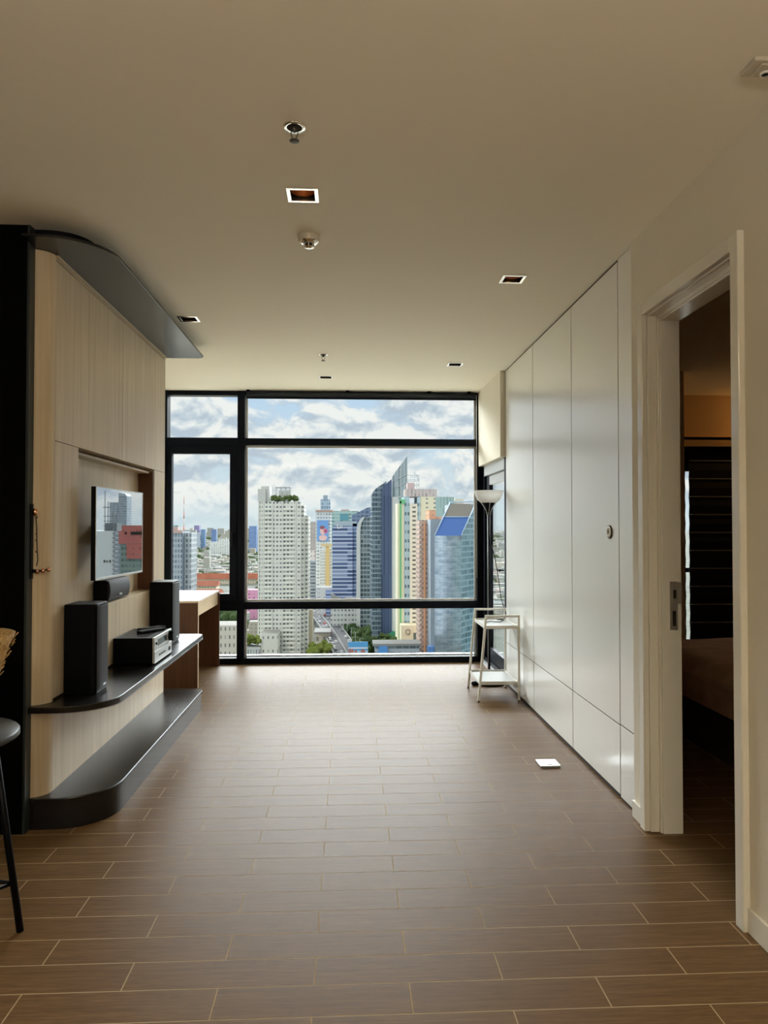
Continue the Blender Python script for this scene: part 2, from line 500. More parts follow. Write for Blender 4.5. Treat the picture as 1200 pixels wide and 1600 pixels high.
dr = struct('door_1', (WR0, (D0 + D1) / 2, 0))
mb = MB()
mb.box(1.413, WR0, D0 - 0.050, D0 + 0.006, 0, DH + 0.055)          # near upright
mb.box(1.413, WR0, D1 - 0.006, D1 + 0.050, 0, DH + 0.055)          # far upright
mb.box(1.413, WR0, D0 + 0.006, D1 - 0.006, DH - 0.006, DH + 0.055)
mb.build('door_casing', 'trim', dr, bevel=0.004)
mb = MB()
for (a, b, t) in ((1.440, 1.482, 0.012), (1.482, 1.490, 0.030), (1.490, 1.585, 0.040)):
    mb.box(a, b, D1 - t, D1, 0, DH)
    mb.box(a, b, D0, D0 + t * 0.4, 0, DH)
    mb.box(a, b, D0 + t * 0.4, D1 - t, DH - t, DH)
mb.build('door_jamb', 'trim', dr, bevel=0.002)
lp = MB().box(1.528, 1.566, D1 - 0.044, D1 - 0.0395, 0.96, 1.19).box(1.54, 1.585, D1 - 0.0465, D1 - 0.044, 1.085, 1.185).build('latch_plate', 'brass', dr)
MB().box(1.540, 1.556, D1 - 0.0455, D1 - 0.0435, 0.98, 1.05).box(1.543, 1.556, D1 - 0.0478, D1 - 0.0462, 1.11, 1.15).build('keyhole', 'gap', lp)

# built-in cupboards flush in the right wall: three one-metre bays and a narrow filler
CX = 1.456
def cupboard(y0, y1, z_top, z_bot, seam, label, ring=False):
    t = thing('built_in_cupboard', label, 'cupboard', (CX, (y0 + y1) / 2, 0), 'flush white cupboards along the right wall')
    g = 0.0042
    MB().box(CX + 0.003, CX + 0.112, y0 + 0.001, y1 - 0.001, 0.0, CH - 0.002).build('carcass', 'gap', t)
    MB().box(CX, CX + 0.019, y0 + g, y1 - g, seam + 0.003, z_top).build('door', 'gloss', t, bevel=0.0012)
    MB().box(CX, CX + 0.019, y0 + g, y1 - g, z_bot, seam - 0.003).build('lower_panel', 'gloss', t, bevel=0.0012)
    if ring:
        mb = MB()
        yc, zc = 4.041, 1.421
        n = 28; vs = []; fs = []
        prof = [(0.0340, 0.0), (0.0340, -0.006), (0.030, -0.010), (0.016, -0.010), (0.014, -0.004)]
        for r, dxx in prof:
            for k in range(n):
                a = 2 * PI * k / n; vs.append((CX + dxx, yc + r * math.cos(a), zc + r * math.sin(a)))
        for i in range(len(prof) - 1):
            for k in range(n):
                fs.append((i * n + k, i * n + (k + 1) % n, (i + 1) * n + (k + 1) % n, (i + 1) * n + k))
        h = mb.add(vs, fs, True).build('finger_pull', 'white_pl', t)
        pts = [(CX - 0.0085, yc + 0.0145 * math.cos(a * PI / 10), zc + 0.0145 * math.sin(a * PI / 10)) for a in range(20)]
        mb = MB(); mb.add([(CX - 0.0035, yc, zc)] + [(CX - 0.0035, yc + 0.0142 * math.cos(a * PI / 10), zc + 0.0142 * math.sin(a * PI / 10)) for a in range(20)],
                          [(0, 1 + k, 1 + (k + 1) % 20) for k in range(20)]).build('finger_hole', 'black', h)
        vs = []; fs = []
        for r, dxx in [(0.0345, 0.0), (0.0375, 0.0), (0.0375, -0.006), (0.0345, -0.006)]:
            for k in range(n):
                a = 2 * PI * k / n; vs.append((CX + dxx, yc + r * math.cos(a), zc + r * math.sin(a)))
        for i in range(3):
            for k in range(n):
                fs.append((i * n + k, i * n + (k + 1) % n, (i + 1) * n + (k + 1) % n, (i + 1) * n + k))
        MB().add(vs, fs, True).build('finger_rim', 'black', h)
    return t
cupboard(5.742, 6.735, CH - 0.012, 0.022, 0.390, 'flush white cupboard bay farthest back, directly behind the wire cart')
cupboard(4.739, 5.740, CH - 0.012, 0.022, 0.390, 'flush white cupboard bay in the middle of the row, no handle')
cupboard(3.905, 4.737, CH - 0.012, 0.022, 0.390, 'flush white cupboard bay with the small round finger pull', True)
cupboard(3.680, 3.903, CH - 0.003, 0.012, 0.394, 'narrow white cupboard panel nearest the bedroom doorway')

# bulkhead beyond the cupboards, balcony door below it
st(MB().box(1.410, 1.50, 6.76, YW, 2.098, CH).build('trim_2', 'wallw'))
st(MB().box(1.50, 1.58, 6.76, YW, 2.098, CH).build('wall_right_far', 'wallw'))
bd = struct('door_2', (1.48, 7.4, 0))
mb = MB()
mb.box(1.455, 1.53, 7.80, 7.92, 0.02, 2.095)         # far upright
mb.box(1.455, 1.53, 6.745, 6.80, 0.02, 2.095)
mb.box(1.455, 1.53, 6.80, 7.80, 0.0, 0.07)
mb.build('outer_frame', 'frame', bd, bevel=0.003)
MB().box(1.452, 1.53, 6.80, 7.80, 1.985, 2.095).build('head_panel', 'grey_metal', bd, bevel=0.003)
lf = MB().box(1.475, 1.515, 7.63, 7.795, 0.08, 1.975).box(1.475, 1.515, 6.81, 6.90, 0.08, 1.975).box(1.475, 1.515, 6.90, 7.63, 0.08, 0.20)
lf.build('door_leaf', 'frame', bd, bevel=0.003)
MB().box(1.475, 1.515, 6.90, 7.63, 1.885, 1.975).build('leaf_top_rail', 'grey_metal', bd, bevel=0.003)
MB().box(1.492, 1.498, 6.90, 7.63, 0.20, 1.885).build('door_pane', 'glass', bd)
MB().box(1.440, 1.475, 6.94, 6.97, 1.03, 1.045).box(1.430, 1.442, 6.92, 7.03, 1.025, 1.05).build('door_handle', 'black', bd)
MB().box(1.43, 1.456, 6.74, 7.90, 0.0, 0.035).build('door_sill', 'alu', bd)

# balcony outside that door and the building shell
st(MB().box(1.53, 3.10, 6.745, YW + 0.12, -0.25, -0.02).build('floor_balcony', mat('balcony_concrete', (0.45, 0.44, 0.42), 0.8)))
st(MB().box(3.0, 3.12, 6.745, YW + 0.1, -0.02, CH).build('wall_bedroom_balcony_side', 'wallw'))
st(MB().box(WR1, 3.12, 6.70, 6.745, 0, CH).build('wall_bedroom_balcony_end', 'wallw'))
rl = thing('balcony_railing', 'thin grey railing with glass panel outside the balcony door', 'railing', (2.3, YW + 0.08, 0))
MB().box(1.6, 3.0, YW + 0.06, YW + 0.10, 1.02, 1.06).build('top_rail', 'grey_metal', rl)
MB().box(1.6, 3.0, YW + 0.075, YW + 0.085, -0.02, 1.02).build('glass_panel', 'glass', rl)

# ------------------------------------------------------------------ bedroom beyond the doorway
st(MB().box(6.2, 6.35, -3.15, YW + 0.3, -0.25, CH + 0.25).build('wall_bedroom_right', 'bedwall'))
st(MB().box(WR1, 6.2, 0.9, 1.0, 0, CH).build('wall_bedroom_back', 'bedwall'))
mb = MB().box(3.12, 6.2, YW, YW + 0.12, 2.36, CH).box(3.12, 3.52, YW, YW + 0.12, 0, 2.36).box(5.6, 6.2, YW, YW + 0.12, 0, 2.36).box(3.52, 5.6, YW, YW + 0.12, 0, 0.10)
st(mb.build('wall_bedroom_window_side', 'bedwall'))
bw = struct('window_2', (4.5, YW + 0.05, 1.2))
MB().box(3.52, 3.56, YW + 0.03, YW + 0.09, 0.1, 2.36).box(5.56, 5.6, YW + 0.03, YW + 0.09, 0.1, 2.36).box(3.56, 5.56, YW + 0.03, YW + 0.09, 2.06, 2.36).box(3.56, 5.56, YW + 0.03, YW + 0.09, 0.1, 0.16).box(3.56, 5.56, YW + 0.03, YW + 0.09, 0.95, 1.0).build('window_frame', 'frame', bw)
MB().box(3.56, 5.56, YW + 0.055, YW + 0.061, 0.16, 2.06).build('window_pane', 'glass', bw)
st(MB().box(3.12, 6.2, YW - 0.16, YW - 0.13, 2.315, 2.415).box(3.12, 6.2, YW - 0.16, YW, 2.385, 2.415).build('trim_3', 'bedwall'))
for x0, x1, lab, dzz in ((3.13, 3.668, 'black roman blind left of the bright slit, bedroom window', 0.03), (3.712, 5.75, 'wide black roman blind right of the bright slit, bedroom window', 0.0)):
    b = thing('roman_blind', lab, 'blind', ((x0 + x1) / 2, YW - 0.06, 2.3), 'black roman blinds on the bedroom window')
    n = 11; fold = 0.195
    prof = []
    z = 2.36
    ribs = []
    while z > 0.12:
        prof.append((YW - 0.050, z)); prof.append((YW - 0.062, z - fold * 0.5)); ribs.append(z - fold + dzz)
        z -= fold
    prof.append((YW - 0.05, 0.08))
    poly = prof + [(p[0] + 0.006, p[1]) for p in reversed(prof)]
    MB().prism(poly, x0, x1, 'x').build('blind_cloth', 'blind', b)
    for zr in ribs[:-1]:
        MB().box(x0 + 0.005, x1 - 0.005, YW - 0.068, YW - 0.060, zr, zr + 0.007).build('batten', 'blind_rib', b)
bed = thing('bed', 'low bed with a brown bedspread seen through the bedroom doorway', 'bed', (3.2, 4.7, 0))
MB().box(2.32, 4.1, 3.72, 5.58, 0.0, 0.34).build('bed_base', 'bedbase', bed)
mb = MB(); nx, ny = 26, 26; vs = []; fs = []
for i in range(nx + 1):
    for j in range(ny + 1):
        x = 2.20 + (4.2 - 2.20) * i / nx; y = 3.66 + (5.66 - 3.66) * j / ny
        e = min(i, nx - i, j, ny - j) / 1.0
        z = 0.60 - (0.10 if e == 0 else 0.012 if e == 1 else 0) + 0.006 * math.sin(x * 9) * math.sin(y * 7)
        vs.append((x, y, z))
for i in range(nx):
    for j in range(ny):
        a = i * (ny + 1) + j; fs.append((a, a + ny + 1, a + ny + 2, a + 1))
mb.add(vs, fs, True).box(2.21, 4.19, 3.67, 5.65, 0.34, 0.52).build('bedspread', 'cover', bed)
st(MB().box(1.9, 2.5, 3.2, 3.5, CH - 0.008, CH - 0.001).build('trim_4', 'gap'))
pl = bpy.data.lights.new('bedroom_lamp', 'POINT'); pl.energy = 7.0; pl.color = (1.0, 0.55, 0.18); pl.shadow_soft_size = 0.05
po = bpy.data.objects.new('bedroom_lamp', pl); C.objects.link(po); po.location = (4.9, 7.55, 2.60)

# ------------------------------------------------------------------ the window wall
st(MB().box(-1.93, -1.905, YW - 0.02, YW + 0.12, 0, CH).box(1.41, 1.53, YW, YW + 0.12, 0.0, CH).box(-1.93, 1.6, YW + 0.12, YW + 0.2, -0.3, 0.0).build('wall_window', 'frame'))
wn = struct('window_1', (0, YW, 1.4))
mb = MB(); Y0, Y1 = YW - 0.02, YW + 0.09
mb.box(-1.168, -1.088, Y0 - 0.01, Y1, 0, CH)              # mullion
mb.box(1.392, 1.412, Y0, Y1, 0, CH)
mb.box(-1.905, -1.168, Y0, Y1, 2.845, CH); mb.box(-1.088, 1.392, Y0, Y1, 2.845, CH)
mb.box(-1.905, -1.168, Y0, Y1, 0, 0.060); mb.box(-1.088, 1.392, Y0, Y1, 0, 0.060)
mb.box(-1.905, -1.168, Y0, Y1, 2.300, 2.395); mb.box(-1.088, 1.392, Y0, Y1, 2.318, 2.392)
mb.box(-1.905, -1.168, Y0, Y1, 0.56, 0.655); mb.box(-1.088, 1.392, Y0, Y1, 0.575, 0.655)
mb.box(-1.905, -1.87, Y0, Y1, 0.06, 2.30)
mb.build('window_frame', 'frame', wn, bevel=0.004)
mb = MB()
mb.box(-1.088, -1.066, YW + 0.045, YW + 0.055, 0.655, 2.318).box(-1.088, -1.066, YW + 0.045, YW + 0.055, 2.392, 2.845).box(-1.088, -1.070, YW + 0.045, YW + 0.055, 0.06, 0.575)
mb.box(-1.066, 1.37, YW + 0.045, YW + 0.055, 2.296, 2.318).box(-1.066, 1.37, YW + 0.045, YW + 0.055, 0.655, 0.675)
mb.box(1.37, 1.392, YW + 0.045, YW + 0.055, 0.655, 2.318).box(1.37, 1.392, YW + 0.045, YW + 0.055, 0.06, 0.575).box(1.37, 1.392, YW + 0.045, YW + 0.055, 2.392, 2.845)
mb.build('glazing_bead', 'alu', wn)
MB().box(-1.905, 1.392, YW + 0.09, YW + 0.16, 0.0, 0.072).build('outer_sill', 'alu', wn)
for a in ((-1.088, 1.392, 0.06, 0.575), (-1.088, 1.392, 0.655, 2.318), (-1.088, 1.392, 2.392, 2.845), (-1.905, -1.168, 0.06, 0.56), (-1.905, -1.168, 2.395, 2.845)):
    MB().box(a[0], a[1], YW + 0.058, YW + 0.064, a[2], a[3]).build('window_pane', 'glass', wn)
sh = MB().box(-1.87, -1.168, Y0 - 0.015, YW + 0.05, 2.222, 2.300).box(-1.87, -1.168, Y0 - 0.015, YW + 0.05, 0.655, 0.742) \
    .box(-1.87, -1.852, Y0 - 0.015, YW + 0.05, 0.742, 2.222).box(-1.245, -1.168, Y0 - 0.015, YW + 0.05, 0.742, 2.222).build('casement_sash', 'frame', wn, bevel=0.004)
MB().box(-1.852, -1.245, YW + 0.02, YW + 0.026, 0.742, 2.222).build('sash_pane', 'glass', sh)
MB().box(-1.225, -1.200, Y0 - 0.05, Y0 - 0.015, 1.36, 1.39).box(-1.223, -1.203, Y0 - 0.06, Y0 - 0.045, 1.24, 1.39).build('sash_handle', 'black', sh, bevel=0.004)

rb = thing('roller_blind', 'rolled-up black roller blind along the top of the large window', 'blind', (0.15, YW - 0.06, 2.85))
mb = MB()
mb.tube([(-1.07, YW - 0.055, 2.853), (1.375, YW - 0.055, 2.853)], 0.031, 16).build('blind_roll', mat('black_blind_cloth', (0.010, 0.014, 0.024), 0.5), rb)
MB().box(-1.07, 1.375, YW - 0.066, YW - 0.050, 2.806, 2.830).build('hem_bar', 'frame', rb, bevel=0.003)
for x in (-1.05, 0.0, 0.872, 1.30):
    MB().box(x - 0.016, x + 0.016, YW - 0.10, YW - 0.03, 2.882, CH).build('bracket', 'black', rb, bevel=0.002)
MB().tube([(1.383, YW - 0.06, 2.86), (1.383, YW - 0.06, 0.9)], 0.0022, 6).build('pull_cord', 'white_pl', rb)

# ================================================================== MEDIA WALL (built-in joinery, left)
WX = -1.45; yA, yB = 3.735, 5.925
mw = thing('media_wall', 'washed oak television wall unit with dark floating shelf, plinth and canopy', 'media wall', (-1.6, 4.8, 0))
Rz = 0.085
# curved near end
mb = MB(); pts = []
for i in range(11):
    a = PI / 2 * i / 10
    pts.append((WX - Rz + Rz * math.sin(a) * 1.0, yA - Rz * math.cos(a) * 1.0))
poly = [(WX - Rz - 0.02, yA)] + [(WX - Rz - 0.02, yA - Rz)] + pts
mb.prism(poly, 0.12, 2.80)
mb.build('rounded_end', 'oak', mw)
MB().box(-1.925, WX - 0.125, 3.75, yB, 0.0, 2.80).build('core', 'gap', mw)
g = 0.0018
def panel(nm, y0, y1, z0, z1, x1=WX, x0=WX - 0.124, m='oak'):
    return MB().box(x0, x1, y0 + g, y1 - g, z0 + g, z1 - g).build(nm, m, mw, bevel=0.0012)
panel('upper_panel', yA, 4.831, 1.877, 2.775)
panel('upper_panel', 4.831, yB, 1.877, 2.775)
panel('side_panel', yA, 4.06, 0.60, 1.877)
panel('side_panel', 5.62, yB, 0.60, 1.877)
panel('lower_panel', 4.06, 5.62, 0.60, 0.985)
panel('base_panel', yA, yB, 0.145, 0.555)
panel('end_panel', yB, yB + 0.018, 0.0, 2.80, x0=-1.925, m='oak')
# recess
MB().box(WX - 0.124, WX - 0.112, 4.06, 4.80, 0.985, 1.875).box(WX - 0.124, WX - 0.112, 4.803, 5.62, 0.985, 1.875).build('recess_back', 'oak', mw)
MB().box(WX - 0.112, WX - 0.004, 5.600, 5.6195, 0.986, 1.86).build('recess_side', 'walnut', mw)
MB().box(WX - 0.112, WX - 0.030, 4.075, 5.60, 1.846, 1.862).build('recess_light_strip', 'oak_y', mw, bevel=0.004)
MB().box(WX - 0.112, WX - 0.104, 4.10, 4.22, 1.10, 1.13).build('socket_plate', 'white_pl', mw)
led = MB().box(WX - 0.06, WX + 0.004, yA, yB, 2.778, 2.786).box(WX - 0.06, WX + 0.010, yA, yB, 2.790, 2.802).build('top_bead', 'oak_y', mw, bevel=0.001)
# dark shelf, plinth, canopy
sp = rounded(-1.518, -1.150, 3.610, 6.03, 0.26, 0.07)
MB().prism(sp, 0.560, 0.590).build('floating_shelf', 'lam', mw, bevel=0.004)
MB().prism(rounded(-1.50, -1.1485, 3.63, 6.02, 0.25, 0.06), 0.555, 0.5595).build('shelf_underside', 'edge', mw)
pp = rounded(-1.518, -1.150, 3.635, 6.03, 0.26, 0.07)
MB().prism(pp, 0.122, 0.150).build('plinth_top', 'lam', mw, bevel=0.005)
MB().prism(rounded(-1.518, -1.158, 3.643, 6.022, 0.255, 0.065), 0.0, 0.122).build('plinth', 'lam_side', mw)
cp = rounded(-1.518, -1.150, 3.490, 5.985, 0.30, 0.06)
MB().prism(cp, 2.802, 2.816).build('canopy', 'lam', mw, bevel=0.004)
MB().prism(rounded(-1.518, -1.290, 3.645, 5.88, 0.18, 0.05), 2.816, CH - 0.001).build('canopy_edge', 'black', mw)

# ------------------------------------------------------------------ television
tv = thing('television', 'flat television mounted in the oak recess, reflecting the city', 'television', (-1.352, 4.49, 1.413))
Wt, Ht = 0.785, 0.515
def tvbox(x0, x1, y0, y1, z0, z1):
    return MB().box(-1.352 + x0, -1.352 + x1, 4.49 + y0, 4.49 + y1, 1.413 + z0, 1.413 + z1)
tvbox(-0.026, 0.0, -Wt / 2, Wt / 2, -Ht / 2, Ht / 2).build('casing', 'black', tv, bevel=0.003)
tvbox(-0.0005, 0.0012, -Wt / 2 + 0.006, Wt / 2 - 0.006, -Ht / 2 + 0.012, Ht / 2 - 0.006).build('screen', 'screen', tv)
mb = tvbox(0.0, 0.003, -Wt / 2, Wt / 2, -Ht / 2, -Ht / 2 + 0.012)
for q in (tvbox(0.0, 0.003, -Wt / 2, Wt / 2, Ht / 2 - 0.006, Ht / 2), tvbox(0.0, 0.003, -Wt / 2, -Wt / 2 + 0.005, -Ht / 2, Ht / 2), tvbox(0.0, 0.003, Wt / 2 - 0.005, Wt / 2, -Ht / 2, Ht / 2)):
    mb.add(q.v, q.f)
mb.build('bezel', 'silver', tv)
tvbox(-0.06, -0.026, -0.20, 0.28, -0.18, 0.10).build('rear_housing', 'black', tv, bevel=0.01)
tvbox(-0.205, -0.06, 0.14, 0.24, -0.08, 0.06).build('wall_bracket', 'black', tv)
tv.rotation_euler = (0, 0, -math.radians(2.7))

# ------------------------------------------------------------------ loudspeakers
def speaker(y0, y1, label, x0=-1.446, x1=-1.272, z0=0.5905, z1=1.052):
    t = thing('bookshelf_speaker', label, 'speaker', ((x0 + x1) / 2, (y0 + y1) / 2, z0), 'black bookshelf speakers on the dark shelf')
    n = 8; r = 0.028
    p = [(x0, y0)]
    for i in range(n + 1):
        a = -PI / 2 + PI / 2 * i / n; p.append((x1 - 0.012 - r + r * math.cos(a), y0 + r + r * math.sin(a)))
    for i in range(n + 1):
        a = PI / 2 * i / n; p.append((x1 - 0.012 - r + r * math.cos(a), y1 - r + r * math.sin(a)))
    p.append((x0, y1))
    MB().prism(p, z0, z1).build('cabinet', 'black', t, bevel=0.005)
    m = 10; q = []
    for i in range(m + 1):
        s = -1 + 2 * i / m; q.append((x1 - 0.010 * s * s * s * s, (y0 + y1) / 2 + s * ((y1 - y0) / 2 - 0.012)))
    q = [(x1 - 0.0125, y0 + 0.012)] + q + [(x1 - 0.0125, y1 - 0.012)]
    MB().prism(q, z0 + 0.02, z1 - 0.012).build('grille', 'grille', t, bevel=0.003)
    MB().box(x1 - 0.002, x1 + 0.002, (y0 + y1) / 2 - 0.02, (y0 + y1) / 2 + 0.02, z0 + 0.035, z0 + 0.043).build('badge', 'silver', t)
    return t
speaker(3.860, 4.055, 'black bookshelf speaker at the rounded near end of the shelf')
speaker(5.500, 5.740, 'black bookshelf speaker at the window end, beyond the receiver', z1=1.045)
cs = thing('centre_speaker', 'small horizontal black speaker on the ledge below the television', 'speaker', (-1.51, 4.83, 0.986))
n = 8; pr = []
for i in range(n + 1):
    s = -1 + 2 * i / n; pr.append((-1.455 - 0.012 * s * s, 0.986 + 0.008 + (s + 1) / 2 * 0.122))
MB().prism([(0.99, -1.556), (1.118, -1.556), (1.121, -1.475), (0.989, -1.475)], 4.62, 5.05, 'y').build('cabinet', 'black', cs, bevel=0.006)
vs = [(p[1], p[0]) for p in pr] + [(1.116, -1.4745), (0.994, -1.4745)]
MB().prism(vs, 4.63, 5.04, 'y').build('grille', 'grille', cs, bevel=0.003)
MB().box(-1.457, -1.4525, 4.81, 4.86, 1.015, 1.026).build('badge', 'silver', cs)

# ------------------------------------------------------------------ receiver and remotes
av = thing('av_receiver', 'black and silver audio receiver on the dark shelf between the speakers', 'receiver', (-1.31, 4.9, 0.5905))
y0, y1 = 4.655, 5.095
MB().box(-1.445, -1.205, y0, y1, 0.604, 0.760).build('case', 'black', av, bevel=0.003)
mb = MB()
for k in range(15):
    mb.box(-1.42, -1.25, y0 + 0.04 + k * 0.025, y0 + 0.05 + k * 0.025, 0.7600, 0.7612)
mb.build('top_vents', 'lam', av)
fp = MB().box(-1.205, -1.190, y0, y1, 0.602, 0.677).box(-1.205, -1.192, y0, y1, 0.681, 0.762).build('front_panel', 'silver', av, bevel=0.002)
MB().box(-1.1925, -1.1905, y0 + 0.08, y0 + 0.30, 0.702, 0.742).build('display', 'lcd', fp)
mb = MB()
def knob(y, z, r, l=0.022):
    n = 24; vs = []; fs = []
    for rr, xx in ((r, -1.192), (r, -1.192 + l), (0.0001, -1.192 + l)):
        for k in range(n):
            a = 2 * PI * k / n; vs.append((xx, y + rr * math.cos(a), z + rr * math.sin(a)))
    for i in range(2):
        for k in range(n): fs.append((i * n + k, i * n + (k + 1) % n, (i + 1) * n + (k + 1) % n, (i + 1) * n + k))
    return MB().add(vs, fs)
knob(y1 - 0.06, 0.722, 0.033, 0.03).build('volume_knob', 'black', fp)
knob(y0 + 0.035, 0.722, 0.007, 0.008).build('power_button', 'black', fp)
MB().box(-1.191, -1.1885, y1 - 0.09, y1 - 0.04, 0.625, 0.65).build('socket_flap', 'black', fp)
for k in range(5):
    knob(y0 + 0.11 + k * 0.035, 0.640, 0.005, 0.006).build('button', 'black', fp)
for yy in (y0 + 0.05, y1 - 0.05):
    for xx in (-1.42, -1.24):
        MB().lathe([(0.0001, 0), (0.018, 0), (0.018, 0.0135), (0.0001, 0.0135)], (xx, yy, 0.5905), 16).build('foot', 'black', av)
def remote(cx, cy, cz, ang, L, label):
    t = thing('remote_control', label, 'remote', (cx, cy, cz), 'remote controls on the receiver')
    mb = MB().box(cx - 0.022, cx + 0.022, cy - L / 2, cy + L / 2, cz, cz + 0.017); mb.build('body', 'black', t, bevel=0.005)
    mb = MB()
    for i in range(3):
        for j in range(8):
            mb.box(cx - 0.015 + i * 0.0115, cx - 0.008 + i * 0.0115, cy - L / 2 + 0.015 + j * L / 10, cy - L / 2 + 0.024 + j * L / 10, cz + 0.0168, cz + 0.0188)
    mb.build('keypad', 'edge', t)
    t.rotation_euler = (0, 0, ang)
remote(-1.285, 4.93, 0.7615, -0.55, 0.21, 'black remote control lying nearest on the receiver top')
remote(-1.31, 5.035, 0.7615, -0.75, 0.19, 'slim black remote control lying behind the other one on the receiver')

# ------------------------------------------------------------------ desk by the window
dk = thing('desk', 'built-in desk with pale top and walnut side panels under the window', 'desk', (-1.62, 7.3, 0))
MB().box(-1.925, -1.345, 6.745, 7.85, 0.762, 0.782).build('desk_top', mat('pale_desk_top', (0.72, 0.62, 0.52), 0.35), dk, bevel=0.002)
MB().box(-1.92, -1.345, 6.745, 6.775, 0.0, 0.7615).build('side_panel', 'walnut', dk, bevel=0.001)
MB().box(-1.92, -1.335, 7.80, 7.83, 0.0, 0.7615).build('side_panel', 'walnut', dk, bevel=0.001)
dwr = MB().box(-1.90, -1.350, 6.777, 7.798, 0.642, 0.7610).build('drawer', 'light_oak', dk, bevel=0.001)
MB().box(-1.3448, -1.3425, 6.745, 6.775, 0.0, 0.78).build('edge_band', 'light_oak', dk)

# ------------------------------------------------------------------ hooks on the partition edge
hk = thing('wall_hook', 'black wall hook with copper knobs on the dark partition edge', 'hook', (-1.518, 3.63, 1.25))
MB().box(-1.519, -1.512, 3.62, 3.645, 1.20, 1.56).build('backplate', 'black', hk, bevel=0.002)
for (yy, zz, L) in ((3.632, 1.235, 0.020), (3.632, 1.238, 0.046), (3.632, 1.243, 0.072)):
    a = MB().tube([(-1.513, yy, zz), (-1.513 + L * 0.6, yy - 0.002, zz - 0.004), (-1.513 + L, yy, zz)], 0.004, 8).build('hook_arm', 'black', hk)
    MB().ball((-1.513 + L + 0.006, yy, zz), 0.011).build('copper_knob', 'copper', a)
MB().ball((-1.500, 3.632, 1.520), 0.013, sz=1.4).build('copper_ring', 'copper', hk)
ch = thing('bead_strand', 'dark strand of small beads hanging from the copper hook', 'beads', (-1.49, 3.632, 1.4), None)
mb = MB(); mb.tube([(-1.497, 3.632, 1.508), (-1.492, 3.632, 1.44), (-1.490, 3.632, 1.36), (-1.486, 3.632, 1.29), (-1.492, 3.632, 1.26)], 0.0022, 6)
mb.build('cord', 'black', ch)
for zz in (1.495, 1.415, 1.385, 1.33):
    MB().ball((-1.491, 3.628, zz), 0.0055, 10, 6).build('bead', 'chrome', ch)

# ------------------------------------------------------------------ black table and straw basket at the left edge
tb = thing('round_table', 'round black side table at the left edge, slanted metal leg', 'table', (-1.42, 2.66, 0))
tc = (-1.42, 2.66)
MB().lathe([(0.0001, 0.700), (0.245, 0.700), (0.255, 0.706), (0.255, 0.722), (0.250, 0.727), (0.0001, 0.727)], (tc[0], tc[1], 0), 64).build('table_top', 'tabletop', tb)
feet = []
for k in range(3):
    a = math.radians(18 + k * 120)
    ft = (tc[0] + 0.262 * math.cos(a), tc[1] + 0.262 * math.sin(a), 0.0); tp = (tc[0] + 0.170 * math.cos(a), tc[1] + 0.170 * math.sin(a), 0.700)
    feet.append((ft, tp))
    MB().tube([ft, tp], 0.0125, 12).build('leg', 'black', tb)
def lerp(f, t): return tuple(f[0][i] + (f[1][i] - f[0][i]) * t for i in range(3))
q = [lerp(f, 0.25) for f in feet]
for i in range(3):
    MB().tube([q[i], q[(i + 1) % 3]], 0.007, 8).build('brace', 'black', tb)
bk = thing('straw_basket', 'golden straw basket with frayed rim on the black side table', 'basket', (-1.435, 2.70, 0.7275))
bc = (-1.435, 2.70, 0.7275)
MB().lathe([(0.0001, 0), (0.10, 0), (0.14, 0.08), (0.185, 0.19), (0.215, 0.29), (0.235, 0.335), (0.222, 0.335), (0.20, 0.285), (0.17, 0.19), (0.125, 0.08), (0.09, 0.012), (0.0001, 0.012)], bc, 56).build('weave', 'straw', bk)
mb = MB()
for k in range(260):
    a = random.uniform(0, 2 * PI); t = random.random(); rr = 0.14 + (0.232 - 0.14) * t + random.uniform(-0.004, 0.006); z = 0.08 + 0.25 * t
    L = random.uniform(0.012, 0.028)
    p0 = (bc[0] + rr * math.cos(a), bc[1] + rr * math.sin(a), bc[2] + z); p1 = (bc[0] + (rr + L * 0.6) * math.cos(a), bc[1] + (rr + L * 0.6) * math.sin(a), bc[2] + z + L * 0.7)
    mb.tube([p0, p1], 0.0018, 4)
tag(mb.build('frayed_fibres', 'straw', bk), kind='stuff')

# ------------------------------------------------------------------ white wire cart
ct = thing('shelf_cart', 'white metal two-tier shelf stand before the last cupboard', 'shelf stand', (1.26, 6.36, 0))
R0 = 0.0105
for yy in (6.10, 6.625):
    sx = 1.150; fx = 1.085; rx = 1.422
    pts_l = [(fx, yy, 0.012), (sx - 0.002, yy, 0.700)]
    def sq(p, q, w=0.0095):
        p = Vector(p); q = Vector(q); t = (q - p).normalized(); v = Vector((0, 1, 0)); u = t.cross(v).normalized()
        vs = [e + u * a * w + v * b * w for e in (p, q) for a, b in ((-1, -1), (1, -1), (1, 1), (-1, 1))]
        return MB().add(vs, [(0, 1, 2, 3), (7, 6, 5, 4), (0, 4, 5, 1), (1, 5, 6, 2), (2, 6, 7, 3), (3, 7, 4, 0)])
    lg = sq(*pts_l).build('leg', 'steelw', ct, bevel=0.002); MB().lathe([(0.0001, 0), (0.011, 0), (0.010, 0.014), (0.0001, 0.014)], (fx, yy, 0), 12).build('foot_cap', 'edge', lg)
    lg = sq((rx, yy, 0.012), (rx, yy, 0.700)).build('leg', 'steelw', ct, bevel=0.002); MB().lathe([(0.0001, 0), (0.011, 0), (0.010, 0.014), (0.0001, 0.014)], (rx, yy, 0), 12).build('foot_cap', 'edge', lg)
    sq((sx - 0.010, yy, 0.707), (rx + 0.0095, yy, 0.707)).build('handle_bar', 'steelw', ct, bevel=0.002)
